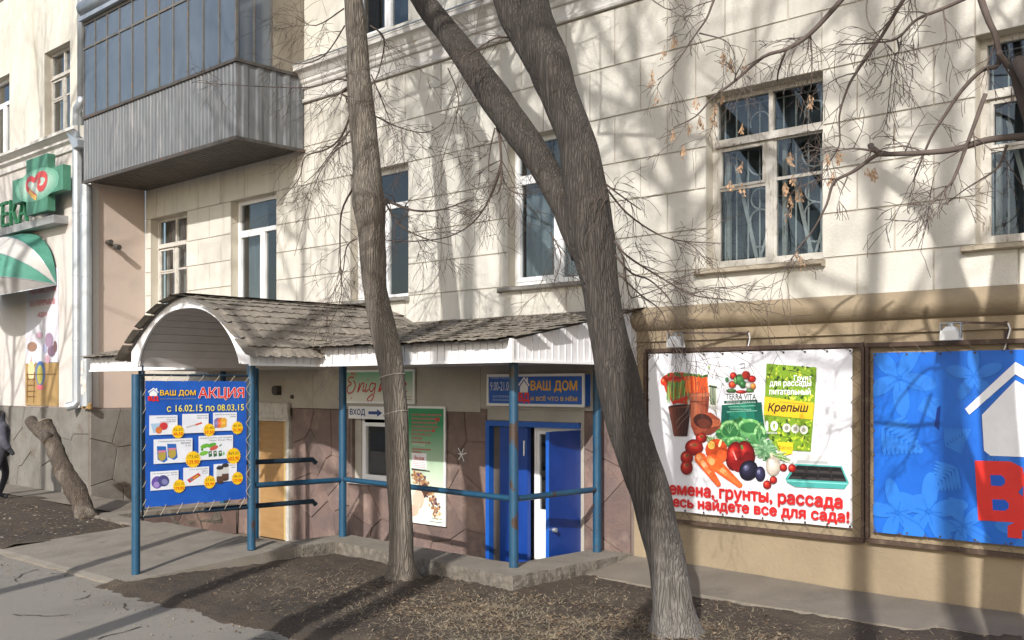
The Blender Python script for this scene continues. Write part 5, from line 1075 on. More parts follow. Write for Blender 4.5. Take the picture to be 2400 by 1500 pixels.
b = MB(); p0, p1 = onY(0, 548, 9.25), onY(132, 505, 9.25); b.box(p0.x - 6, p1.x, 9.2, WY, p0.z - .06, p0.z + .10); b.build('beam', M('grey_beam', (.30, .31, .31), None, .6), t)
Lx = onY(62, 470, 9.2).x; zz = p0.z + .12
V, Fc = text2d('АПТЕКА', .05); xm = max(v[0] for v in V); sc = .75
b = MB()
for f in Fc:
    b.prism([(Lx + (V[i][0] - xm) * sc, 9.2, zz + V[i][1] * sc) for i in f], (0, .06, 0))
b.build('lettering', M('letter_green', S(28, 105, 68), S(60, 120, 85), .6, 9), t)
# half dome awning
t = thing('dome_awning', onY(60, 640, WY), 'green and white striped half dome awning over the pharmacy wall', 'awning')
aw = 1.5; ax = onY(136, 665, WY).x - aw; az0 = 4.24; ah = 1.22
gm, wm, vm = M('awning_green', S(78, 140, 122), S(62, 120, 104), .75, 3, bump=.1), M('awning_white', (.50, .49, .46), (.42, .41, .39), .75, 3), M('awning_valance', (.30, .29, .28), (.24, .23, .22), .8, 3)
for k, (e0, e1, m_) in enumerate(((86, 62, gm), (62, 36, wm), (36, 8, gm), (8, -14, vm))):      # panels between pivoting hoops
    b = MB()
    def slice_(u, v):
        a_ = math.pi * u; e_ = R(e0 + (e1 - e0) * v); q_ = math.sin(a_) ** .75; rr_ = ah * q_ * (1 - .03 * math.sin(v * math.pi)); return (ax + aw * math.cos(a_), WY - .03 - rr_ * .95 * math.cos(e_), az0 + rr_ * math.sin(e_))
    b.grid(slice_, 26, 5); b.build('awning_panel', m_, t, smooth=True, fix=False)
for e0 in (62, 36, 8, -14):
    b = MB(); b.tube([(ax + aw * math.cos(math.pi * k / 20), WY - .03 - ah * .96 * math.sin(math.pi * k / 20) ** .75 * math.cos(R(e0)), az0 + ah * math.sin(math.pi * k / 20) ** .75 * math.sin(R(e0)) - .006) for k in range(21)], .009, 6); b.build('hoop', galv, t)
# mural panel below the awning
t = thing('mural_panel', onY(100, 950, WY), 'faded pharmacy mural with red words, painted figures and an ochre lower board', 'poster')
a, c = onY(62, 900, WY).x, onY(138, 900, WY).x; b = MB(); b.box(a, c, WY - .02, WY - .001, 2.62, 4.6); b.build('panel', M('mural_pale', (.58, .58, .64), (.52, .52, .58), .7, 2), t)
b = MB(); b.box(a, c, WY - .025, WY - .001, 1.70, 2.61); b.build('lower_panel', M('mural_ochre', (.36, .235, .095), (.28, .18, .07), .7, 4, stretch=(1, 1, .3)), t)
q = Print((a, WY - .027, 4.6), (1, 0, 0), (0, 0, -1), c - a, 2.9); q.N = Vector((0, -1, 0))
for s_, u0, u1, v in (('НАШИ', .38, .66, .05), ('РАБОТАЕМ С 8 УТРА', .14, .96, .13), ('БЕЗ ПЕРЕРЫВОВ', .16, .92, .22), ('ЖДЕМ', .40, .68, .31)): q.text(s_, u0, v, u1, v + .04, (195, 70, 75), 2)
for u, v, r, r2, c_ in ((.22, .56, .15, .06, (150, 115, 95)), (.20, .66, .13, .08, (225, 225, 230)), (.20, .74, .11, .12, (205, 195, 150)), (.48, .76, .15, .15, (70, 105, 165)), (.47, .77, .10, .12, (165, 160, 80)), (.48, .865, .12, .03, (205, 100, 110)), (.75, .52, .12, .09, (150, 125, 150)), (.82, .60, .12, .07, (120, 95, 115)), (.70, .66, .08, .05, (190, 150, 165)), (.45, .48, .10, .04, (195, 155, 175)), (.93, .57, .05, .07, (110, 80, 80)), (.62, .58, .06, .06, (175, 175, 210))): q.ell(u, v, r, r2 * .6, c_, 2 + int(v * 10) % 3)
q.text('А', .17, .63, .23, .68, (190, 60, 60), 5)
for v in (.80, .845, .89, .93): q.rect(.05, v, .32, v + .008, (110, 75, 40), 5)
q.rect(.03, .765, .97, .772, (110, 80, 45), 5); q.stroke([(.08, .75), (.06, .98)], .02, (120, 82, 45), 5); q.stroke([(.30, .75), (.27, .98)], .02, (120, 82, 45), 5); q.done(t)
# ------------------------------------------------------------------ sawn leaning trunk
def cr(pts, rad, sub=5):
    o, r = [], []
    for i in range(len(pts) - 1):
        P = [Vector(pts[max(i - 1, 0)]), Vector(pts[i]), Vector(pts[i + 1]), Vector(pts[min(i + 2, len(pts) - 1)])]
        for k in range(sub):
            t_ = k / sub; o.append(.5 * (2 * P[1] + (P[2] - P[0]) * t_ + (2 * P[0] - 5 * P[1] + 4 * P[2] - P[3]) * t_ ** 2 + (3 * P[1] - P[0] - 3 * P[2] + P[3]) * t_ ** 3)); r.append(rad[i] + (rad[i + 1] - rad[i]) * t_)
    o.append(Vector(pts[-1])); r.append(rad[-1]); return o, r
def limb(b, pts, rad, sub=5, n=10, rough=.0, seed=0, cap=True):
    o, r = cr(pts, rad, sub); k0 = len(b.v); b.tube(o, r, n, cap)
    if rough:
        for i in range(k0, k0 + len(o) * n):
            c = o[(i - k0) // n]; v = b.v[i]; d = v - c; b.v[i] = c + d * (1 + rough * noise.noise(Vector((v.x * 3, v.y * 3, v.z * 1.6 + seed))) + rough * .5 * noise.noise(Vector((v.x * 11, v.y * 11, v.z * 3))))
sb = onZ(198, 1212, -.09); t = thing('sawn_tree_trunk', sb, 'leaning sawn-off tree trunk with a forked stub standing in the dirt', 'trunk')
yS = sb.y; pw = depth(sb) / F
b = MB(); limb(b, [onY(205, 1225, yS), onY(195, 1195, yS), onY(165, 1125, yS), onY(135, 1065, yS), onY(112, 1015, yS), onY(105, 990, yS)], [.23, .175, .15, .145, .145, .13], 10, 30, .36, 2); b.build('trunk', bark('bark_stump', (.13, .10, .075), (.06, .046, .036), (.27, .235, .195)), t, smooth=True)
b = MB(); limb(b, [onY(112, 1030, yS - .1), onY(85, 1005, yS - .1), onY(72, 985, yS - .1)], [.09, .105, .095], 6, 18, .3, 5); b.build('side_stub', MATS['bark_stump'], t, smooth=True)
b = MB()
for c, nrm, r in ((onY(105, 990, yS), (onY(105, 990, yS) - onY(112, 1015, yS)).normalized(), .13), (onY(72, 985, yS - .1), (onY(72, 985, yS) - onY(85, 1005, yS)).normalized(), .09)): b.tube([c - nrm * .01, c + nrm * .006], r, 18)
b.build('cut_face', M('cut_wood', (.23, .19, .15), (.17, .14, .11), .9, 9, bump=.4), t)
# ------------------------------------------------------------------ person walking past the wing
ft = onZ(1, 1172, -.09)
t = thing('person', ft, 'person in a dark hooded jacket and black trousers walking by the stone base', 'person')
def skinfig(name, V, E, rad, mat, par, org):
    me = bpy.data.meshes.new(name); me.from_pydata(V, E, []); me.materials.append(mat); o = bpy.data.objects.new(name, me); COL.objects.link(o); o.parent = par; WL[o.name] = org
    md = o.modifiers.new('s', 'SKIN'); sv = me.skin_vertices[0].data
    for i, r in enumerate(rad): sv[i].radius = (r, r * .85)
    sv[0].use_root = True; md.use_smooth_shade = True; o.modifiers.new('u', 'SUBSURF').levels = 2; o.modifiers['u'].render_levels = 2; return o
B = [(0, 0, .95), (0, 0, 1.12), (0, 0, 1.32), (0, -.0, 1.45), (0, -.01, 1.54), (0, -.02, 1.64), (0, -.02, 1.73), (.11, 0, .92), (.13, -.10, .50), (.12, .02, .09), (.12, -.14, .05), (-.11, 0, .92), (-.12, .10, .50), (-.12, .26, .12), (-.12, .14, .06), (.20, 0, 1.42), (.27, .06, 1.14), (.26, -.10, .92), (.26, -.16, .84), (-.20, 0, 1.42), (-.27, -.04, 1.14), (-.25, -.18, .95), (-.25, -.23, .88)]
Ed = [(0, 1), (1, 2), (2, 3), (3, 4), (4, 5), (5, 6), (0, 7), (7, 8), (8, 9), (9, 10), (0, 11), (11, 12), (12, 13), (13, 14), (3, 15), (15, 16), (16, 17), (17, 18), (3, 19), (19, 20), (20, 21), (21, 22)]
Rd = [.19, .18, .21, .16, .07, .10, .085, .11, .075, .05, .045, .11, .075, .05, .045, .085, .065, .05, .04, .085, .065, .05, .04]
Rz = Matrix.Rotation(R(160), 3, 'Z'); sfig = 1.0
body = skinfig('body', [tuple(Rz @ Vector(v) * sfig) for v in B], Ed, [r * sfig for r in Rd], M('dark_cloth', (.03, .032, .04), (.02, .02, .026), .9, 9), t, ft)
Jv = [B[0], B[1], B[2], B[3], (0, .02, 1.53), B[15], B[16], (.26, -.08, .96), B[19], B[20], (-.25, -.16, .98)]; Je = [(0, 1), (1, 2), (2, 3), (3, 4), (3, 5), (5, 6), (6, 7), (3, 8), (8, 9), (9, 10)]
skinfig('jacket', [tuple(Rz @ Vector(v) * sfig) for v in Jv], Je, [.20, .20, .215, .17, .09, .105, .085, .07, .105, .085, .07], M('jacket_cloth', (.085, .085, .11), (.05, .05, .07), .85, 12, bump=.5, bscale=14), t, ft)
Hv = [(0, -.0, 1.56), (0, -.0, 1.66), (0, .0, 1.75)]
skinfig('hair', [tuple(Rz @ (Vector(v) + Vector((0, .03, 0))) * sfig) for v in Hv], [(0, 1), (1, 2)], [.075, .108, .09], M('hair_dark', (.018, .013, .010), None, .7), t, ft)
# ------------------------------------------------------------------ trees
def rv(r, s=1.): return Vector((r.uniform(-s, s), r.uniform(-s, s), r.uniform(-s, s)))
def twig(b, p, d, L, rad, dep, r, droop=.25, nseg=5, kids=3, wander=.16):
    pts, rr_, cur, dd = [p.copy()], [rad], p.copy(), d.normalized()
    for k in range(nseg):
        dd = (dd + rv(r, wander) + Vector((0, 0, -droop)) / nseg * 2).normalized(); cur = cur + dd * (L / nseg); pts.append(cur.copy()); rr_.append(max(.0022, rad * (1 - .8 * (k + 1) / nseg)))
    b.tube(pts, rr_, 5 if rad > .006 else 4, False)
    if dep > 0:
        for _ in range(kids):
            k = r.randint(1, nseg); q = pts[k]; e = (pts[k] - pts[k - 1]).normalized(); side = (e.cross(rv(r))).normalized(); twig(b, q, (e * r.uniform(.6, 1.3) + side).normalized(), L * r.uniform(.45, .8), rr_[k] * .7, dep - 1, r, droop, max(3, nseg - 1), kids, wander)
def branch_px(b, px, y, r0, r1, r, n=7, twigs=6, tl=.45, dep=2, droop=.2, yv=0., sub=4):
    pts = [onY(a, c, y + yv * k / max(1, len(px) - 1)) for k, (a, c) in enumerate(px)]; m = len(pts); rad = [r0 + (r1 - r0) * k / (m - 1) for k in range(m)]
    o, ra = cr(pts, rad, sub); b.tube(o, ra, n, True)
    for _ in range(twigs):
        k = r.randint(1, len(o) - 2); e = (o[k + 1] - o[k]).normalized(); sd = Vector((r.uniform(-1, 1), r.uniform(-.5, .5), r.uniform(-1, .8)))
        twig(b, o[k], (e * .8 + sd).normalized(), tl * r.uniform(.7, 1.6), min(ra[k] * .55, .007), dep, r, droop, 5, 3)
    return o
def px_trunk(b, rows, y, n=18, rough=.08, seed=1, sub=5, tail=None, knots=(), flare=None):     # rows of (pixel y, left edge, right edge)
    P, Q = [], []
    for i, (py, a, c) in enumerate(rows):
        p0, p1 = rows[max(i - 1, 0)], rows[min(i + 1, len(rows) - 1)]; dx, dy = (p1[1] + p1[2] - p0[1] - p0[2]) / 2, p1[0] - p0[0]
        v = onY((a + c) / 2, py, y); P.append(v); Q.append((c - a) / 2 * depth(v) / F * abs(dy) / math.hypot(dx, dy))       # width measured across the stem
    if tail: P += [Vector(v) for v, _ in tail]; Q += [q for _, q in tail]
    k0 = len(b.v); limb(b, P, Q, sub, n, rough, seed)
    for kx, ky, am, sg in knots:
        c = onY(kx, ky, y - .13)
        for i in range(k0, len(b.v)):
            d = (b.v[i] - c).length
            if d < sg * 3: o_ = onY(kx, ky, y); dr = b.v[i] - Vector((o_.x, o_.y, b.v[i].z)); b.v[i] = b.v[i] + dr.normalized() * am * (math.exp(-(d / sg) ** 2) - .8 * math.exp(-(d / (sg * .35)) ** 2))
    if flare:
        z0, h = flare; ctr = P[0]
        for i in range(k0, len(b.v)):
            v = b.v[i]
            if v.z < z0 + h: f_ = ((z0 + h - v.z) / h) ** 2; a_ = math.atan2(v.y - ctr.y, v.x - ctr.x); b.v[i] = v + Vector((math.cos(a_), math.sin(a_), 0)) * f_ * (.07 + .06 * math.sin(a_ * 5 + seed) + .03 * math.sin(a_ * 3))
    return P, Q
r = random.Random(21)
# first tree: slim trunk by the kerb
T1Y = 8.0
t = thing('street_tree', onY(942, 1352, T1Y), 'slim grey-brown bare tree growing in front of the concrete kerb', 'tree', 'bare street trees')
b = MB(); P, Q = px_trunk(b, [(1372, 900, 986), (1352, 909, 974), (1300, 912, 969), (1240, 912, 967), (1100, 906, 961), (960, 900, 955), (880, 890, 948), (820, 880, 941), (760, 865, 928), (680, 853, 908), (600, 842, 905), (540, 838, 902), (480, 826, 906), (430, 825, 898), (350, 824, 889), (260, 818, 878), (180, 814, 868), (100, 812, 862), (0, 806, 850), (-120, 800, 838)], T1Y, 26, .09, 3, 6, knots=[(850, 470, .05, .10), (880, 480, .04, .08), (850, 180, .03, .07), (905, 760, .02, .06)], flare=(-.2, .32),
    tail=[((-10.2, 8.02, 8.3), .09), ((-10.3, 8.1, 9.6), .07), ((-10.25, 8.2, 11.), .05)])
b.build('trunk', bark1, t, smooth=True)
b = MB()
brs = [([(818, 190), (790, 186), (720, 205), (560, 200), (450, 192)], .011, .003), ([(815, 205), (800, 218), (812, 226)], .02, .012), ([(824, 262), (800, 320), (765, 350), (715, 368), (700, 420), (655, 470)], .016, .004), ([(826, 300), (790, 340), (745, 400), (712, 430)], .011, .003),
       ([(905, 468), (925, 478), (975, 494), (1040, 490), (1110, 462)], .022, .004), ([(905, 478), (940, 530), (1000, 560), (1060, 575)], .013, .003), ([(828, 440), (800, 500), (797, 600), (800, 690), (775, 760)], .014, .003), ([(835, 560), (812, 580), (800, 650), (760, 720)], .010, .003),
       ([(868, 60), (900, 90), (890, 160), (872, 200)], .012, .004), ([(870, 175), (905, 260), (930, 330)], .010, .003), ([(875, 270), (940, 300), (1000, 310), (1045, 285)], .010, .003), ([(808, 60), (760, 130), (700, 150), (640, 130)], .010, .003), ([(806, 20), (740, 60), (690, 40)], .010, .003), ([(826, 330), (780, 360), (735, 440), (690, 600)], .009, .003)]
for px, a, c in brs: branch_px(b, px, T1Y - .05, a, c, r, 6, 8, .42, 2, .25, r.uniform(-.5, .3))
for k in range(13): a = r.uniform(0, 6.28); twig(b, Vector((-10.2, 8.05, r.uniform(7.2, 10.8))), Vector((math.cos(a), math.sin(a), .5)), r.uniform(1.4, 2.8), .036, 3, r, -.05, 6, 3)
b.build('branches', twig_m, t, smooth=True)
b = MB()
for z0, h in ((1.79, .0045), (2.22, .006)):
    for k in range(1):
        cc = [q for q in P if abs(q.z - z0) < .5]; c = min(P, key=lambda q: abs(q.z - z0)); i = P.index(c); rad = Q[i] * 1.06; b.tube([(c.x - .0 + rad * math.cos(a / 12 * 6.283), c.y + rad * math.sin(a / 12 * 6.283), z0 + .04 * math.cos(a / 12 * 6.283)) for a in range(13)], h, 5)
b.build('twine', rope_m, t)
# second tree: leaning trunk that forks
T2Y = 7.92
t = thing('street_tree', onY(1585, 1492, T2Y), 'leaning dark forked bare tree standing in leaf litter by the gardening banner', 'tree', 'bare street trees')
b = MB(); px_trunk(b, [(1515, 1512, 1668), (1490, 1530, 1640), (1420, 1530, 1626), (1330, 1519, 1612), (1180, 1484, 1578), (1100, 1455, 1556), (1000, 1420, 1522), (900, 1398, 1502), (820, 1388, 1480), (740, 1374, 1462), (680, 1363, 1452), (620, 1348, 1447), (560, 1332, 1442), (500, 1322, 1434), (430, 1318, 1420), (340, 1307, 1402), (233, 1267, 1360), (180, 1245, 1345), (133, 1227, 1333), (60, 1208, 1304), (0, 1222, 1286), (-80, 1225, 1270), (-200, 1200, 1240)], T2Y, 28, .09, 9, 6, knots=[(1375, 570, .05, .10), (1420, 690, .035, .08), (1440, 880, .035, .09), (1395, 470, .04, .09), (1300, 140, .05, .08)], flare=(-.25, .42), tail=[((-7.6, 7.9, 8.2), .09), ((-7.9, 7.8, 9.8), .06), ((-8.0, 7.9, 11.2), .03)])
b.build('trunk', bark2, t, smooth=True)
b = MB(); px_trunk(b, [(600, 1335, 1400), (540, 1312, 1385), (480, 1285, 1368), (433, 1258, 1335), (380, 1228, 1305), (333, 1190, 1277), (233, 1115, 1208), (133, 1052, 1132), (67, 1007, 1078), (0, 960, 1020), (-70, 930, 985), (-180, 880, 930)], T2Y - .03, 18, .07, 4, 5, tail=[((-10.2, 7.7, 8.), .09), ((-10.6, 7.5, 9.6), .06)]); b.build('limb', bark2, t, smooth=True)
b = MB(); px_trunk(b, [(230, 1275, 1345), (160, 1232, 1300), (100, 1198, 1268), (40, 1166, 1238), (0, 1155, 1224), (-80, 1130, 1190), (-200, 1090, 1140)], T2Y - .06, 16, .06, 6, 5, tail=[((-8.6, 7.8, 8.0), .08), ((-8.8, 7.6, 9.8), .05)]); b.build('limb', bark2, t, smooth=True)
b = MB()
brs = [([(1165, 300), (1172, 330), (1175, 420), (1165, 455)], .018, .008), ([(1172, 400), (1150, 460), (1110, 520), (1050, 555), (970, 565), (890, 562)], .012, .004), ([(1160, 300), (1150, 345), (1145, 400), (1165, 395)], .008, .003), ([(1172, 395), (1190, 440), (1225, 455), (1290, 440)], .008, .003), ([(1290, 545), (1315, 600), (1300, 660)], .008, .003),
       ([(1418, 430), (1450, 455), (1502, 492)], .012, .005), ([(1420, 440), (1470, 500), (1540, 548), (1600, 565), (1690, 570)], .012, .003), ([(1440, 565), (1470, 600), (1540, 645), (1620, 690), (1700, 702), (1780, 715)], .013, .003), ([(1442, 598), (1480, 640), (1520, 655), (1560, 690), (1590, 735), (1612, 760)], .011, .003), ([(1460, 600), (1475, 690), (1500, 692), (1560, 670), (1640, 632)], .008, .003), ([(1448, 640), (1500, 690), (1550, 730), (1570, 790), (1600, 850)], .009, .003), ([(1195, 88), (1160, 90), (1110, 120), (1060, 150)], .012, .004), ([(1050, 160), (1075, 230), (1060, 300), (1035, 380)], .008, .003)]
for px, a, c in brs: branch_px(b, px, T2Y - .03, a, c, r, 6, 7, .36, 2, .2, r.uniform(-.5, .2))
for k in range(18): a = r.uniform(0, 6.28); twig(b, Vector((r.choice((-7.6, -8.7, -10.3)), 7.8, r.uniform(7.2, 10))), Vector((math.cos(a), math.sin(a), .5)), r.uniform(1.4, 3.0), .038, 3, r, -.05, 6, 3)
b.build('branches', twig_m, t, smooth=True)
# third tree: maple outside the frame on the right whose branches hang into view
r = random.Random(33)
RB = Vector((-1.55, 6.6, -.15)); t = thing('maple_tree', RB, 'bare maple overhanging the right windows, with dry seed clusters on thin branches', 'tree')
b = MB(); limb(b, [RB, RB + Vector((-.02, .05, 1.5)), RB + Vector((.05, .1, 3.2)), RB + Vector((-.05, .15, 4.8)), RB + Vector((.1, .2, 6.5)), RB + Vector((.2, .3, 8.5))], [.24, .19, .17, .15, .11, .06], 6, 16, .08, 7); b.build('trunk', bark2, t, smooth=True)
RY = 7.25; ends = []
b = MB(); lt = RB + Vector((-.02, .13, 4.3)); pts = [lt, Vector((-2.3, 7.0, 5.9)), Vector((-3.2, 7.2, 6.55)), Vector((-4.3, 7.25, 6.95)), Vector((-5.6, 7.25, 7.2)), Vector((-6.8, 7.3, 7.4))]
limb(b, pts, [.085, .07, .055, .04, .03, .015], 5, 8, .05); limb(b, [RB + Vector((0, .1, 3.0)), Vector((-2.2, 7.0, 4.15)), onY(2420, 318, RY)], [.07, .045, .03], 4, 8, .05)
RBR = [([(2420, 318), (2317, 328), (2240, 350), (2168, 358), (2078, 362), (2050, 366), (2000, 402), (1955, 427), (1937, 480), (1905, 540), (1869, 584), (1844, 632)], .025, .003, 9), ([(2060, 358), (2040, 343), (2043, 340)], .022, .018, 0), ([(2055, 355), (2000, 348), (1950, 356)], .010, .003, 3),
       ([(2285, -60), (2300, 0), (2318, 50), (2335, 90), (2340, 150), (2300, 165), (2253, 213), (2210, 277), (2181, 324), (2150, 400), (2140, 425)], .026, .005, 6), ([(2338, 120), (2375, 165), (2420, 210)], .022, .012, 1), ([(2310, 220), (2270, 330), (2235, 420), (2215, 445), (2222, 480)], .016, .005, 5), ([(2360, 340), (2340, 390), (2300, 420), (2260, 445), (2215, 480)], .010, .003, 4),
       ([(2030, -70), (1972, 0), (1899, 79), (1844, 115), (1788, 134), (1720, 192), (1673, 226), (1630, 273), (1579, 299)], .022, .004, 9), ([(1899, 79), (1903, 130), (1902, 190), (1898, 215)], .007, .003, 2), ([(1842, 118), (1825, 165), (1822, 190)], .010, .005, 0), ([(2170, -60), (2117, 0), (2066, 85), (2006, 171), (1984, 213), (1967, 273), (1967, 341), (1935, 390)], .016, .004, 8), ([(1700, -60), (1673, 0), (1656, 43), (1630, 81), (1579, 154), (1541, 188)], .012, .003, 6), ([(1640, 78), (1700, 95), (1720, 125)], .007, .003, 3),
       ([(2300, -20), (2210, 20), (2147, 47), (2103, 90), (2050, 100), (1965, 105)], .014, .004, 7), ([(2103, 92), (2107, 120), (2095, 140), (2080, 265)], .007, .003, 3), ([(2060, -60), (2033, 0), (2035, 50), (2060, 85), (2100, 130)], .007, .003, 3), ([(1480, -40), (1560, 20), (1600, 10)], .006, .003, 3)]
tips = []
for px, a, c, tw in RBR:
    o = branch_px(b, px, RY, a, c, r, 7, tw, .26, 2, .25, r.uniform(-.25, .25)); tips.append(o)
for k in range(12): a = r.uniform(0, 6.28); q = r.choice(pts[2:] + [RB + Vector((.1, .2, z)) for z in (6, 7, 8)]); twig(b, q, Vector((math.cos(a), math.sin(a) * .6, .9)), r.uniform(1., 2.0), .02, 2, r, -.05, 6, 3)
b.build('branches', M('maple_twig', (.125, .098, .085), (.085, .066, .058), .9, 9), t, smooth=True)
seed_m = M('dry_seed', (.40, .26, .16), (.30, .19, .11), .85, 20, rand=.2)
def seed_cluster(n, seed):
    q = random.Random(seed); b = MB()
    for k in range(n):
        base = Vector((q.uniform(-.03, .03), q.uniform(-.03, .03), -q.uniform(.0, .10))); b.tube([(0, 0, .02), base], .0015, 3, False)
        for sg in (-1, 1):
            d = Vector((sg * q.uniform(.15, .5), q.uniform(-.4, .4), -1)).normalized(); s_ = d.cross(Vector((q.uniform(-1, 1), q.uniform(-1, 1), 0)).normalized()).normalized(); L_ = q.uniform(.035, .05)
            b.poly([base, base + d * L_ * .35 + s_ * .006, base + d * L_ * .8 + s_ * .012, base + d * L_ + s_ * .004, base + d * L_ * .75 - s_ * .006, base + d * L_ * .3 - s_ * .004])
    return b.mesh('seed_cluster', seed_m)
SD = [seed_cluster(k, k) for k in (4, 6, 8, 10)]
for px, py, k in ((1577, 95, 1), (1557, 118, 0), (1530, 175, 3), (1528, 195, 2), (1540, 228, 0), (1693, 135, 3), (1712, 150, 2), (1745, 150, 0), (1632, 240, 1), (1640, 285, 2), (1675, 255, 3), (1670, 280, 2), (1690, 230, 3), (1613, 300, 2), (1577, 312, 1), (1600, 350, 0), (1740, 300, 1), (1852, 370, 2), (1740, 390, 1), (1739, 440, 0), (1712, 435, 1), (1940, 370, 2), (1965, 365, 3), (1953, 415, 2), (1860, 420, 1), (1840, 440, 3), (1873, 452, 2), (1852, 470, 2), (1855, 495, 0), (2033, 405, 2), (2050, 405, 3), (1898, 235, 2), (1868, 600, 1), (1885, 615, 0), (1905, 240, 1), (1602, 352, 1)):
    m = Matrix.Rotation(r.uniform(0, 6.28), 4, 'Z') @ Matrix.Rotation(r.uniform(-.3, .3), 4, 'X') @ Matrix.Scale(r.uniform(.65, .9), 4); m.translation = onY(px, py - 8, RY + r.uniform(-.1, .1)); piece('seed_cluster', SD[k], t, m)
# street trees standing behind the photographer; their shadows fall across the scene
def far_tree(x, y, h, rad, label, seed, lean=(0, 0), nb=16):
    q = random.Random(seed); base = Vector((x, y, -.25)); t = thing('street_tree', base, label, 'tree', 'bare street trees'); b = MB(); L_ = Vector((*lean, 0))
    P = [base + L_ * k / 6 + Vector((0, 0, h * k / 6)) + rv(q, .08) * (k > 0) for k in range(7)]; limb(b, P, [rad * (1.25 if k == 0 else 1 - .11 * k) for k in range(7)], 4, 12, .06, seed); b.build('trunk', bark1, t, smooth=True)
    b = MB()
    for k in range(nb):
        f = q.uniform(.55, .98); i = min(5, int(f * 6)); c = P[i].lerp(P[i + 1], f * 6 - i); a = q.uniform(0, 6.28); twig(b, c, Vector((math.cos(a), math.sin(a), q.uniform(.5, 1.3))), min(4.6, h * q.uniform(.22, .36)), rad * .40 * (1.15 - f * .6), 4, q, -.22, 6, 3, .22)
    b.build('branches', twig_m, t, smooth=True)
far_tree(-1.4, -.95, 20, .21, 'tall bare street tree behind the photographer, opposite the gardening banner', 51, (-.1, .1), 22)
far_tree(-4.98, -.95, 20, .20, 'taller of two close bare street trees behind the photographer', 52, (-.1, 0), 20)
far_tree(-4.45, -1.0, 19, .17, 'shorter of two close bare street trees behind the photographer', 58, (.15, 0), 16)
far_tree(-6.75, -1.1, 13, .16, 'bare street tree by the kerb of the pavement, opposite the arched entrance', 53, (-.6, .2))
far_tree(-9.8, -.6, 12.5, .15, 'bare street tree by the kerb of the pavement, opposite the leaning sawn trunk', 54, (.5, .1))
far_tree(-17.4, -1.3, 14, .16, 'bare street tree by the kerb of the pavement, opposite the pharmacy', 55, (.2, .2))
far_tree(-19.6, -.9, 12, .14, 'bare street tree farthest along the kerb, opposite the wing corner', 57, (.6, .2))
far_tree(.9, -1.15, 17, .15, 'bare street tree just behind the photographer, opposite the barred window', 61, (.2, .1), 24)  # unseen tree, added so its crown shades the bright right-hand wall
far_tree(2.2, -1.2, 18, .18, 'bare street tree right of the photographer, opposite the blue banner', 56, (-.4, 0))
# ------------------------------------------------------------------ litter, dry grass
r = random.Random(77)
def dens(x, y): return math.exp(-((x + 5.9) ** 2 / 4 + (y - 7.5) ** 2 / 1.3)) + .55 * math.exp(-((x + 8.3) ** 2 / 2.2 + (y - 7.35) ** 2 / .35)) + .04
lits = [M('dead_leaf', (.17, .115, .068), (.12, .08, .05), .9, 30), M('pale_leaf', (.27, .21, .14), (.20, .155, .10), .9, 30), M('dark_leaf', (.11, .07, .045), (.08, .05, .03), .9, 30)]
b = MB(); cnt = 0
while cnt < 15000:
    x, y = r.uniform(-11.4, -1.5), r.uniform(5.6, 9.8)
    if x < -8 and y > 8.5: continue
    if r.random() > dens(x, y) * max(.05, .55 + 1.3 * nz(x, y, 2.2, 9)): continue
    cnt += 1; z = zdirt(x, y) + r.uniform(.003, .016); s_ = r.uniform(.005, .018) if r.random() < .9 else r.uniform(.018, .034); a = r.uniform(0, 6.28); u = Vector((math.cos(a), math.sin(a), r.uniform(-.35, .35))); v = Vector((-math.sin(a), math.cos(a), r.uniform(-.35, .35))) * r.uniform(.25, .8); c = Vector((x, y, z)); b.use(lits[r.choice((0, 0, 1, 1, 2))])
    b.poly([c - u * s_, c + v * s_ * .8, c + u * s_, c - v * s_])
tag(b.build('leaf_litter', None, fix=False), 'dry leaf litter and bark chips scattered on the dirt bed', 'leaf litter', kind='stuff')
b = MB(); gm1, gm2 = M('dry_grass', (.34, .28, .185), (.25, .20, .13), .9, 20), M('dry_grass_pale', (.46, .39, .275), (.36, .30, .21), .9, 20)
for k in range(15000):
    while True:
        x, y = r.uniform(-11, -2), r.uniform(5.9, 9.6)
        if not (x < -8 and y > 8.45) and r.random() < dens(x - .3, y + .1) * (.6 + nz(x, y, 1.3, 4)): break
    c = Vector((x, y, zdirt(x, y))); a = r.uniform(0, 6.28); d = Vector((math.cos(a), math.sin(a), r.uniform(.05, .5))) * r.uniform(.03, .11); s_ = Vector((-math.sin(a), math.cos(a), 0)) * .0026; b.use(r.choice((gm1, gm2))); b.poly([c - s_, c + s_, c + d + Vector((0, 0, -.004))])
tag(b.build('dry_grass', None, fix=False), 'flattened dry grass stems matted around the leaning tree', 'dry grass', kind='stuff')
b = MB()
for k in range(1500):
    x, y = r.uniform(-22, -15.3), r.uniform(5.8, 8.1); c = Vector((x, y, zleft(x, y) + .006)); s_ = r.uniform(.01, .04); a = r.uniform(0, 6.28); u = Vector((math.cos(a), math.sin(a), r.uniform(-.2, .2))) * s_; v = Vector((-math.sin(a), math.cos(a), r.uniform(-.2, .2))) * s_ * .6; b.use(r.choice(lits * 3 + [M('ice_scrap', (.40, .40, .40), (.25, .24, .23), .6, 9)]) if r.random() < .99 else MATS['ice_scrap']); b.poly([c - u, c + v, c + u, c - v])
tag(b.build('ground_scraps', None, fix=False), 'scraps of leaves and grey ice on the dirt around the sawn trunk', 'scraps', kind='stuff')

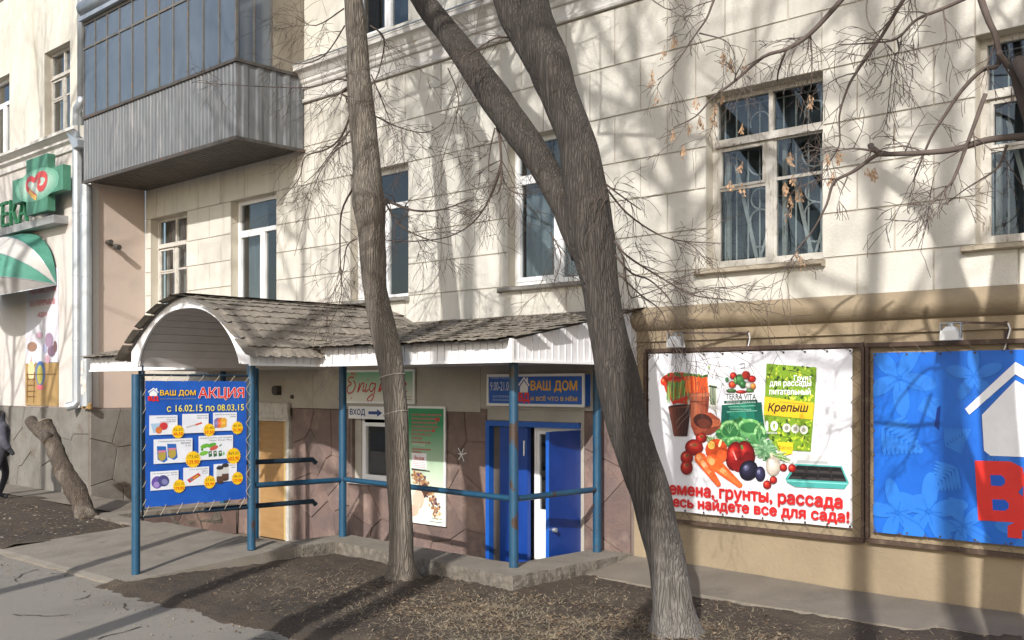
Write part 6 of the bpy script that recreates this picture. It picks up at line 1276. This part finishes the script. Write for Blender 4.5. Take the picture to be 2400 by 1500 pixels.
# broken edge and cracks of the pavement
b = MB(); q = random.Random(4)
def crack(p, d, L_, w_):
    pts = [Vector(p)]; d = Vector((*d, 0)).normalized()
    while L_ > 0: d = (d + Vector((q.uniform(-.6, .6), q.uniform(-.6, .6), 0))).normalized(); s_ = q.uniform(.03, .09); pts.append(pts[-1] + d * s_); L_ -= s_
    for i in range(len(pts) - 1):
        e = (pts[i + 1] - pts[i]).normalized(); n_ = Vector((-e.y, e.x, 0)) * w_ * q.uniform(.4, 1); f = lambda v: (v.x, v.y, -.1925)
        b.poly([f(pts[i] + n_), f(pts[i] - n_), f(pts[i + 1] - n_), f(pts[i + 1] + n_)])
for px, py, d, L_ in ((90, 1335, (1, -.2), .9), (120, 1345, (1, .1), .5), (210, 1395, (1, .1), .3), (290, 1415, (1, 0), .35), (595, 1497, (1, .05), .3), (30, 1440, (1, -.3), .6), (330, 1470, (.6, -.6), .5)): crack(onZ(px, py, -.2), d, L_, .012)
tag(b.build('pavement_crack', M('crack_dark', (.05, .043, .035), None, .95), fix=False), 'fine dark cracks in the grey pavement beside the concrete ramp', 'cracks', kind='stuff')

b = MB(); q = random.Random(12)                       # fallen twigs and larger leaves on the soil
for k in range(110):
    x, y = q.uniform(-11, -3), q.uniform(5.9, 9.3)
    if x < -7.9 and y > 8.4: continue
    a = q.uniform(0, 6.28); L_ = q.uniform(.06, .32); P = []
    for i in range(5): f = i / 4 - .5; X, Y = x + math.cos(a + .5 * f) * L_ * f, y + math.sin(a + .5 * f) * L_ * f; P.append((X, Y, zdirt(X, Y) + .008))
    b.tube(P, [.004, .0035, .003, .0025, .0015], 4)
tag(b.build('fallen_twig', twig_m), 'short fallen twigs lying on the dirt bed', 'twigs', kind='stuff')
b = MB()
for k in range(900):
    x, y = q.uniform(-17, -6), 5.72 - abs(q.gauss(0, .55)); z = -.191; s_ = q.uniform(.003, .011) if q.random() < .93 else q.uniform(.012, .022); a = q.uniform(0, 6.28); b.use(q.choice(lits + [dirt, concrete]))
    c = Vector((x, y, z)); u = Vector((math.cos(a), math.sin(a), 0)) * s_; v = Vector((-math.sin(a), math.cos(a), 0)) * s_ * .7; n_ = len(b.v); b.v += [c - u, c - v, c + u, c + v, c + Vector((0, 0, s_ * .8))]
    for i in range(4): b.f.append([n_ + i, n_ + (i + 1) % 4, n_ + 4]); b.m.append(b.cur)
tag(b.build('pavement_grit', None, fix=False), 'loose grit and crumbs along the dirt edge of the pavement', 'grit', kind='stuff')
